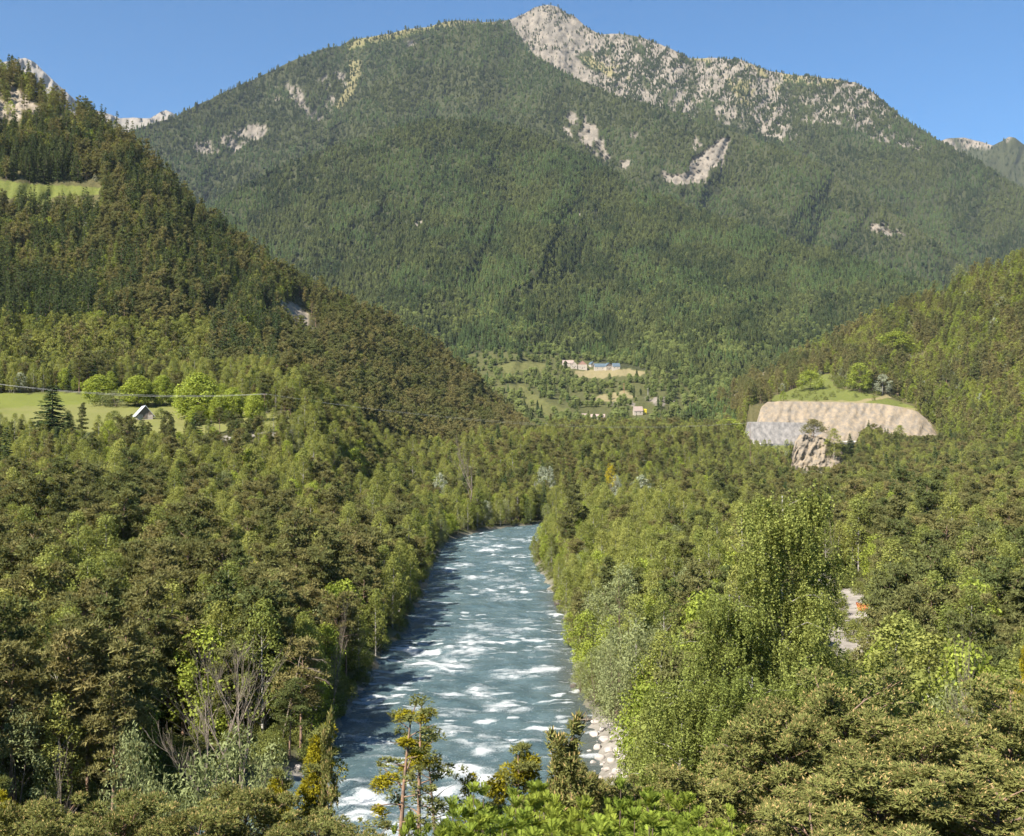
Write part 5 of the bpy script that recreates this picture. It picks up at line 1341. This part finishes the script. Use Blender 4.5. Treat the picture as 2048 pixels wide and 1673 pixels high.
based('shrub', 2, 322, 838, 818, 3.4, 'small dark fruit tree touching the right end of the barn', cat='bush', wpx=26, wn=3.8, tint=.1)
based('meadow_tree', 2, 395, 850, 812, 11, 'low green tree in the shade under the tallest meadow tree', wpx=44, wn=6.4, tint=.3)
based('shrub', 1, 600, 862, 838, 3.4, 'round bush at the right tip of the meadow', cat='bush', wpx=34, wn=3.8, tint=.6)
based('pale', 0, 40, 786, 745, 9, 'pale flowering tree at the far left edge of the meadow', cat='blossoming tree', wpx=30, wn=4.6, tint=.6)
based('spruce', 0, 104, 888, 770, 15, 'tall dark spruce standing alone in front of the meadow', wpx=88, wn=5.0, tint=.1)
based('spruce', 1, 138, 890, 828, 15, 'shorter dark spruce on the right flank of the tall lone spruce', wpx=44, wn=5.0, tint=.1)
based('spruce', 1, 284, 922, 836, 15, 'pointed spruce rising in front of the barn', wpx=46, wn=5.0, tint=.7)
based('spruce', 0, 390, 915, 825, 15, 'dark spruce in front of the tallest meadow tree', wpx=50, wn=5.0, tint=.5)
based('spruce', 1, 475, 905, 838, 15, 'small spruce near the track at the meadow end', wpx=38, wn=5.0, tint=.8)
# silver trees and broom beyond the bend
for k, (a, t_, w_, lb) in enumerate([(1085, 892, 44, 'silver-leaved tree above the river bend, nearest to the river'), (1100, 884, 24, 'slim silver poplar leaning over the river bend silver tree'), (1232, 902, 34, 'small silver-leaved tree left of the broad silver one'), (1282, 892, 56, 'broad silver-leaved tree in the middle of the far wood'), (735, 905, 26, 'slim silver tree left of the river in the far wood'), (880, 920, 44, 'grey-silver rounded tree left of the tall bare birch')]):
    x_, y_, g_, H_ = at_top(a, t_, 540 - 10 * k)
    o_ = plant('pale', k, (x_, y_, g_), k, 1, .3 + .1 * k, lb, 'silver tree', None, name='silver_tree'); o_.scale = (w_ / F * y_ / 5.4,) * 2 + (min(H_, 17) / 9,); o_.location.z += max(0, H_ - 17) * .3
x_, y_, g_, H_ = at_top(1222, 930, 470); M['broom'] = leaf_mat('yellow_blossom', (0.32, 0.25, 0.01), (0.38, 0.3, 0.015), .2)
form('broom', leafy(301, h=12, cs=.68, R=1.9, lumps=18, nleaf=46, ls=.26), M['bark'], M['broom'])
o_ = plant('broom', 0, (x_, y_, g_), 0, 1, .5, 'small yellow-blossoming tree in the wood beyond the river bend', 'blossoming tree', None, name='blossoming_tree'); o_.scale = (1.2, 1.2, H_ / 12)
# blossoming trees on the right hillside and round the road cut
for k, (a, b_, t_, w_, kd, lb) in enumerate([(2003, 625, 592, 32, 'pale', 'white blossoming tree standing out on the upper right hillside'), (1992, 668, 636, 30, 'pale', 'smaller whitish tree below the white blossoming one'), (1918, 555, 525, 40, 'willow', 'grey-green round tree on the skyline of the right hillside'),
        (1790, 705, 660, 66, 'maple', 'large round bright green tree high on the right hillside'), (1622, 782, 742, 46, 'maple', 'dark green round tree on the left side of the grassy ledge'), (1720, 785, 732, 46, 'maple', 'light green tree at the upper edge of the grassy ledge'), (1766, 790, 748, 44, 'pale', 'whitish tree right of the grassy ledge'),
        (1745, 782, 740, 24, 'pine', 'thin pine on the grassy ledge between the green and whitish trees')]):
    P_ = on(LR, a, b_); hn = {'pale': 9, 'willow': 8, 'maple': 10, 'pine': 13}[kd]
    o_ = plant(kd, k, tuple(P_), k, 1, .85, lb, CATS[kd], None, name=CATS[kd].replace(' ', '_')); o_.scale = (w_ / F * P_[1] / 5.6,) * 2 + ((b_ - t_) / F * P_[1] / hn,)
form('wind_pine', leafy(350, h=7, cs=.3, R=3.4, lumps=60, nleaf=60, ls=.30, lr=(.45, .9), shape=.7), M['pinebark'], M['pine'])
# pine and bushes on the rock outcrop
for (a, t_, b_, w_, d_, kd, hn, lb) in [(1627, 840, 878, 44, 1046, 'wind_pine', 7, 'wind-bent pine on top of the rock outcrop'), (1668, 862, 925, 42, 1040, 'birch', 13, 'green tree on the right flank of the rock outcrop'), (1700, 866, 905, 22, 1042, 'spruce', 15, 'small spruce in front of the white barrier'),
        (1462, 838, 895, 54, 1020, 'maple', 10, 'bright green tree at the left end of the netted wall'), (1440, 845, 898, 40, 1010, 'maple', 10, 'green tree left of the one at the netted wall'), (1800, 856, 925, 40, 1000, 'birch', 13, 'green tree in front of the right end of the road cut')]:
    P_ = W(a, b_, d_); o_ = plant(kd, 1, tuple(P_), a % 6, 1, .6, lb, CATS.get(kd, 'pine tree'), None, name=CATS.get(kd, 'pine tree').replace(' ', '_')); o_.scale = (w_ / F * d_ / 5.6,) * 2 + ((b_ - t_) / F * d_ / hn,)

# ---- near heroes
np_forms = []
for k in range(4):
    form('near_pine', pine(400 + k, h=12, cs=.16, R=3.7, npad=170, ntuft=80, s=.20, nb=5, wfac=.10, padr=(.35, .85), flat=.7, candles=True, top=.5, clumps=[(.86, .9, 2.6, .62, 420)] if k == 0 else ()), M['pinebark'], M['pine_near'],
         (('shoots', 2, M['candle']),) + ((('mistletoe', 3, M['mistletoe']),) if k == 0 else ()))
for (k, px_, t_, d_, w_, tn, lb) in [(0, 1690, 1322, 43, 1.15, .5, 'big foreground pine with a yellow mistletoe clump in its top, on the right'), (1, 1560, 1395, 41, 1.0, .4, 'foreground pine crown under the weeping birch'), (2, 2010, 1335, 44, 1.1, .6, 'foreground pine at the right edge of the view'),
        (3, 1850, 1415, 37, 1.1, .5, 'broad foreground pine between the mistletoe pine and the right edge'), (1, 1745, 1492, 30, 1.0, .7, 'low foreground pine crown below the mistletoe pine'), (2, 1975, 1505, 29, 1.05, .5, 'lowest foreground pine in the bottom right corner'),
        (3, 1430, 1520, 36, .85, .6, 'foreground pine with tan shoots behind the bright bushes'), (0, 1275, 1548, 44, .62, .4, 'small foreground pine right of the boulder pile'), (1, 1160, 1520, 45, .55, .5, 'small dense pine below the boulder pile'), (2, 1610, 1575, 25, .75, .5, 'nearest foreground pine showing bare limbs at the bottom of the view')]:
    single('near_pine', k, px_, t_, d_, 12, lb, 'pine tree', None, tn, w_, name='pine_tree')
# left foreground dense pines
for (k, px_, t_, d_, w_, tn, lb) in [(1, 490, 1560, 52, .9, .2, 'dense pine at the bottom, left of the mistletoe column'), (2, 380, 1590, 50, .95, .3, 'dense pine at the bottom of the view in the left third'), (3, 250, 1570, 54, 1.0, .2, 'dense pine at the bottom between the bare shrub and the left third'), (1, 60, 1585, 52, 1.0, .4, 'dense pine in the bottom left corner'), (2, 620, 1610, 42, .7, .3, 'pine at the bottom under the mistletoe column'), (3, 150, 1620, 46, .8, .3, 'pine at the bottom in front of the bare shrub'), (0, 720, 1640, 38, .6, .3, 'low pine at the bottom between the column and the slender pines')]:
    single('near_pine', k, px_, t_, d_, 12, lb, 'pine tree', None, tn, w_, name='pine_tree')
# mistletoe column and clump
form('column_pine', pine(420, h=14, tr=.16, cs=.15, R=1.7, npad=44, ntuft=70, s=.20, nb=4, wfac=.12, padr=(.4, .7), clumps=[(.93, .1, 0, .75, 900), (.84, .35, 1.5, .85, 1000), (.75, .5, 3.6, .85, 1000), (.67, .45, 3.0, .7, 700), (.52, .7, 3.9, .7, 600), (.45, .9, 4.6, .55, 400)]), M['pinebark'], M['pine_near'], (('mistletoe', 3, M['mistletoe']),))
single('column_pine', 0, 642, 1440, 58, 14, 'pine smothered in golden mistletoe at the near left edge of the river', 'pine tree', None, .2, 1.0, name='pine_tree', rz=.4)
form('clump_pine', pine(421, h=11, tr=.13, cs=.35, R=1.6, npad=26, ntuft=60, s=.2, nb=4, wfac=.12, padr=(.4, .7), clumps=[(.90, .15, 1, .85, 1300), (.82, .75, 3.2, .6, 600), (.80, .75, .2, .75, 800)]), M['pinebark'], M['pine_near'], (('mistletoe', 3, M['mistletoe']),))
single('clump_pine', 0, 1030, 1490, 46, 11, 'pine top hidden in a round golden mistletoe clump at mid bottom', 'pine tree', None, .3, 1.0, name='pine_tree', rz=0)
single('clump_pine', 0, 575, 1530, 56, 11, 'small mistletoe pine just left of the golden column', 'pine tree', None, .3, .7, name='pine_tree', rz=2)
single('clump_pine', 0, 6, 1540, 62, 11, 'golden mistletoe pine cut by the left edge', 'pine tree', None, .3, .9, name='pine_tree', rz=4)
single('clump_pine', 0, 2042, 1262, 70, 11, 'mistletoe pine cut by the right edge', 'pine tree', None, .3, .6, name='pine_tree', rz=4)
# slender pines with mistletoe over the river
form('slender_pine', pine(431, h=19, tr=.17, cs=.50, R=1.9, npad=46, ntuft=24, s=.19, nb=4, wfac=.12, padr=(.15, .5), flat=.9, lean=.6, clumps=[(.97, .25, 3.6, .3, 160), (.855, .15, 2, .42, 330), (.72, .7, 3.3, .5, 420), (.80, .5, .3, .35, 200), (.62, .9, 3.2, .3, 160)], dead=.25), M['pinebark'], M['pine_near'], (('mistletoe', 3, M['mistletoe']),))
form('slender_pine', pine(432, h=18, tr=.16, cs=.55, R=1.7, npad=46, ntuft=24, s=.19, nb=4, wfac=.12, padr=(.15, .5), flat=.9, lean=-.5, clumps=[(.95, .2, 0, .4, 330), (.80, .3, 1.2, .42, 330), (.76, .25, 4, .4, 260)], dead=.25), M['pinebark'], M['pine_near'], (('mistletoe', 3, M['mistletoe']),))
form('slender_pine', pine(433, h=16, tr=.14, cs=.50, R=1.9, npad=50, ntuft=22, s=.19, nb=4, wfac=.12, padr=(.15, .5), flat=.9, lean=.7, clumps=[(.95, .3, 2.8, .42, 330), (.88, .3, .5, .3, 160)], dead=.3), M['bark'], M['pine_near'], (('mistletoe', 3, M['mistletoe']),))
single('slender_pine', 0, 796, 1396, 42, 19, 'tallest slender pine with mistletoe tufts standing before the river', 'pine tree', None, .3, 1.0, name='pine_tree', rz=0)
single('slender_pine', 1, 838, 1400, 45, 18, 'slender mistletoe pine just right of the tallest one', 'pine tree', None, .3, 1.0, name='pine_tree', rz=.3)
single('slender_pine', 2, 880, 1470, 47, 16, 'darker slender pine, rightmost of the three before the river', 'pine tree', None, .2, .95, name='pine_tree', rz=.2)
single('slender_pine', 2, 945, 1525, 45, 16, 'thin half-dead pine left of the golden clump', 'pine tree', None, .2, .6, name='pine_tree', rz=2)
form('young_pine', pine(441, h=9, tr=.06, cs=.55, R=.75, npad=22, ntuft=34, s=.26, nb=4, wfac=.12, padr=(.16, .3), flat=2.2, candles=True, top=.2), M['pinebark'], M['pine_near'], (('shoots', 2, M['candle']),))
single('young_pine', 0, 1118, 1440, 42, 9, 'slim young pine with upright tan shoots, left of the pair', 'pine tree', None, .6, .8, name='pine_tree')
single('young_pine', 0, 1146, 1420, 41, 9, 'slim young pine with upright tan shoots, right of the pair', 'pine tree', None, .8, 1.0, name='pine_tree')
single('young_pine', 0, 660, 1410, 56, 9, 'thin pine leader with tan candles beside the golden column', 'pine tree', None, .8, .6, name='pine_tree')
# weeping birches
form('weeping_birch', weeping(501, h=24, R=4.5, nstr=3400, per=60, ls=.15), M['birchbark'], M['birch_near'])
form('weeping_birch', weeping(502, h=20, R=4.0, nstr=2000, per=60, ls=.155), M['birchbark'], M['birch_near'])
form('weeping_birch', weeping(503, h=16, R=3.6, nstr=1700, per=58, ls=.155, cs=.12), M['birchbark'], M['birch_near'])
single('weeping_birch', 0, 1568, 955, 64, 24, 'tall weeping birch rising above the right wood', 'weeping birch', None, .5, 1.0, name='weeping_birch')
single('weeping_birch', 1, 1425, 1165, 62, 20, 'weeping birch leaning against the left side of the tall one', 'weeping birch', None, .4, .85, name='weeping_birch')
single('weeping_birch', 2, 1352, 1330, 58, 16, 'low weeping birch hanging over the boulder pile', 'weeping birch', None, .6, .85, name='weeping_birch')
single('weeping_birch', 2, 1610, 1290, 56, 16, 'lower weeping birch at the foot of the tall one', 'weeping birch', None, .4, .9, name='weeping_birch')
single('weeping_birch', 1, 1480, 1330, 56, 20, 'weeping birch filling the gap above the foreground pines', 'weeping birch', None, .3, .8, name='weeping_birch')
# light trees right of the gravel
for k, (kd, v_, a, t_, d_, w_, tn) in enumerate([('birch', 0, 1790, 1225, 92, 1.3, .8), ('birch', 2, 1860, 1260, 84, 1.3, .7), ('maple', 1, 1930, 1270, 80, 1.0, .5), ('birch', 1, 1760, 1300, 74, 1.2, .6), ('birch', 3, 1840, 1330, 70, 1.2, .5), ('willow', 1, 1910, 1345, 66, 1.0, .5), ('birch', 4, 1700, 1335, 66, 1.0, .4)]):
    single(kd, v_, a, t_, d_, {'birch': 13.5, 'maple': 10, 'willow': 9}[kd], ['pale yellow-green birch next to the orange skip', 'tall light birch right of the one next to the skip', 'round green tree right of the two light birches', 'birch in front of the lower gravel', 'birch in the middle of the light thicket above the foreground pines', 'grey-green bush-like willow at the right of the light thicket', 'small birch just above the mistletoe pine'][k], tint=tn, wide=w_)
# bright feather-leaved bushes at the bottom
for k in range(4): form('feather_bush', sumac(520 + k, h=5, R=1.3, nst=30, ls=.33), M['bark'], M['sumac'])
SB = [(820, 1628, 25, .45), (905, 1592, 27, .8), (968, 1560, 28, .85), (1040, 1556, 28, .9), (1105, 1580, 27, .8), (1175, 1592, 27, .75), (1240, 1548, 29, .55), (1268, 1580, 26, .85), (1335, 1572, 27, .85), (1395, 1612, 25, .7), (1465, 1612, 24, .5), (930, 1635, 23, .8), (1010, 1625, 23, .9), (1100, 1640, 22, .9), (1200, 1640, 22, .9), (1300, 1636, 22, .9), (1390, 1650, 21, .7)]
for k, (a, t_, d_, w_) in enumerate(SB):
    row = 'back row' if t_ < 1590 else ('middle row' if t_ < 1620 else 'front row')
    single('feather_bush', k % 4, a, t_, d_, 5, 'bright green feather-leaved bush in the %s, %s' % (row, 'left end' if a < 950 else ('left of centre' if a < 1080 else ('right of centre' if a < 1230 else 'right end'))), 'bush', 'bright feather-leaved bushes at the bottom', .3 + .08 * (k % 6), w_, name='feather_leaved_bush')
# bushy willows at the lower left and along the right bank
for (v_, a, t_, d_, w_, tn, lb) in [(0, 470, 1445, 80, 1.25, .35, 'large grey-green willow bush leaning towards the river at lower left'), (1, 400, 1490, 74, 1.15, .3, 'grey-green willow bush left of the large leaning one'), (2, 545, 1475, 76, .9, .5, 'paler willow bush nearest the left shingle'), (0, 262, 1442, 82, .85, .2, 'upright grey-green bush left of the dark clearing'), (1, 310, 1530, 70, .8, .2, 'bush in front of the dark clearing'),
        (2, 1245, 1120, 150, 1.35, .6, 'grey-green willow with a rounded top on the right bank'), (0, 1190, 1175, 160, 1.1, .7, 'pale willow overhanging the right bank'), (1, 1232, 1250, 124, 1.05, .3, 'dark grey-green willow above the boulder pile'), (2, 1190, 1290, 138, .8, .3, 'low willow drooping to the water by the boulder pile'), (0, 1280, 1235, 108, 1.2, .4, 'leafy willow between the river and the weeping birches')]:
    single('willow', v_, a, t_, d_, 9, lb, 'willow', None, tn, w_, name='willow')
# broken and bare trees
for k in range(3): FORMS.setdefault('bare', []).append({'trunk': bare(600 + k, h=9, depth=4, r0=.085, forks=3, spread=.30).mesh('bare', [M['deadwood']], only=0)})
FORMS['snag'] = []
def pole_snag(seed, h=9, side=1, lower=False):
    """leaning trunk with long one-sided bare branches"""
    rg_ = np.random.default_rng(seed); m = MA(); m2 = MA()
    u = np.linspace(0, 1, 7); T = np.stack([.22 * h * u ** 1.1 * side, 0 * u, h * u], 1); T[:, 1] += rg_.normal(0, .08, 7).cumsum(); T[:, 0] += rg_.normal(0, .07, 7); m.tube(T, .10 * (1 - u * .6), 6)
    for f in (.42, .6, .72, .78, .9):
        P0 = np.array([np.interp(f, u, T[:, c]) for c in range(3)]); L = h * (.30 + .12 * rg_.random()) * (1 - .5 * abs(f - .65)); v = np.linspace(0, 1, 5)
        B = P0 + np.stack([side * L * v, rg_.normal(0, .5) * v * L, L * (rg_.normal(.1, .12) * v - .25 * v ** 2)], 1) + rg_.normal(0, .05 * L, (5, 3)) * v[:, None]; m2.tube(B, .032 * (1 - v * .8), 4)
        for q in range(14):
            w = .3 + .6 * rg_.random(); C = np.array([np.interp(w, v, B[:, c]) for c in range(3)]); m2.tube(np.array([C, C + np.array([side * .5, rg_.normal(0, .3), -.25 * rg_.random()])]), np.array([.014, .005]), 3)
    return {'trunk': m.mesh('snag_trunk', [M['deadwood']], only=0), 'branch': m2.mesh('snag_branch', [M['deadwood']], only=0)}
FORMS['snag'].append(pole_snag(1)); FORMS['snag'].append(pole_snag(2, side=-1))
def bare_at(kd, v_, a, base, top, d_, lb, rz=0., tilt=None, w=None):
    P_ = W(a, base, d_); T_ = W(a, top, d_); H_ = T_[2] - P_[2]; g_ = float(ground_z(P_[0], P_[1]))
    z0 = min(P_[2], g_ + 30); ext = P_[2] - g_
    o_ = plant(kd, v_, (P_[0], P_[1], g_ - .2), rz, 1, .5, lb, 'dead tree', None, name='dead_tree', tilt=tilt)
    s_ = (T_[2] - g_) / 9.0; o_.scale = (w or s_, w or s_, s_); return o_
bare_at('bare', 0, 432, 1520, 1295, 88, 'forked bleached dead tree above the leaning willow at lower left', 0)
bare_at('bare', 1, 462, 1500, 1300, 92, 'many-stemmed bleached dead tree behind the forked one', 1)
bare_at('bare', 2, 130, 1600, 1495, 66, 'grey leafless shrub among the pines at the bottom left', 2, w=1.0)
bare_at('snag', 0, 562, 1390, 1288, 116, 'broken leaning pine trunk with long bare branches on one side', 0)
bare_at('bare', 1, 280, 1440, 1235, 112, 'reddish dead pine with drooping bare twigs in the left wood', 3, w=.7)
bare_at('bare', 2, 660, 1440, 1200, 126, 'thin bare birch leaning out over the left bank', 1, tilt=(0, .12), w=.8)
bare_at('bare', 0, 940, 990, 868, 470, 'tall bare white birch left of the river bend', 1)
bare_at('bare', 1, 1958, 1375, 1290, 62, 'small leafless grey tree on the right above the foreground pines', 1, w=.7)
bare_at('bare', 2, 1670, 1120, 985, 170, 'bare forked trunks among the pines right of the weeping birch', 2, w=.6)
# driftwood by the boulders
m = MA(); rg = np.random.default_rng(3); P_ = hit(1168, 1452, 100, 180)
for k in range(9):
    a0 = np.array([rg.normal(0, .5), rg.normal(0, .4), .1]); a1 = a0 + np.array([rg.normal(-.3, .6), rg.normal(0, .4), .5 + .8 * rg.random()])
    m.tube(np.array([a0, (a0 + a1) / 2 + rg.normal(0, .08, 3), a1]), np.array([.06, .045, .015]), 4)
m.tube(np.array([[-1.6, -.2, .15], [0, 0, .3], [1.5, .3, .25]]), np.array([.1, .09, .05]), 5)
o = link('driftwood', m.mesh('driftwood', [M['deadwood']])); o.location = tuple(P_ + [0, 0, .3]); tag(o, 'tangle of bleached driftwood at the head of the boulder pile', 'driftwood')

# ------------------------------------------------------------------ air
HAZE = 1.9e-5
if HAZE:
    m = MA(); x0, x1, y0, y1, z0, z1 = -6000, 6000, -400, 9300, -20, 2650
    V = [(x, y, z) for x in (x0, x1) for y in (y0, y1) for z in (z0, z1)]
    m.add(V, [[0, 1, 3, 2], [4, 6, 7, 5], [0, 4, 5, 1], [2, 3, 7, 6], [0, 2, 6, 4], [1, 5, 7, 3]])
    t = NT('thin_air'); v_ = t.n('ShaderNodeVolumePrincipled'); v_.inputs['Density'].default_value = HAZE
    v_.inputs['Color'].default_value = (0.72, 0.84, 1.0, 1); v_.inputs['Anisotropy'].default_value = 0.1
    t.l(v_.outputs[0], t.out.inputs['Volume'])
    o = link('haze', m.mesh('haze', [t.m])); tag(o, kind='stuff')
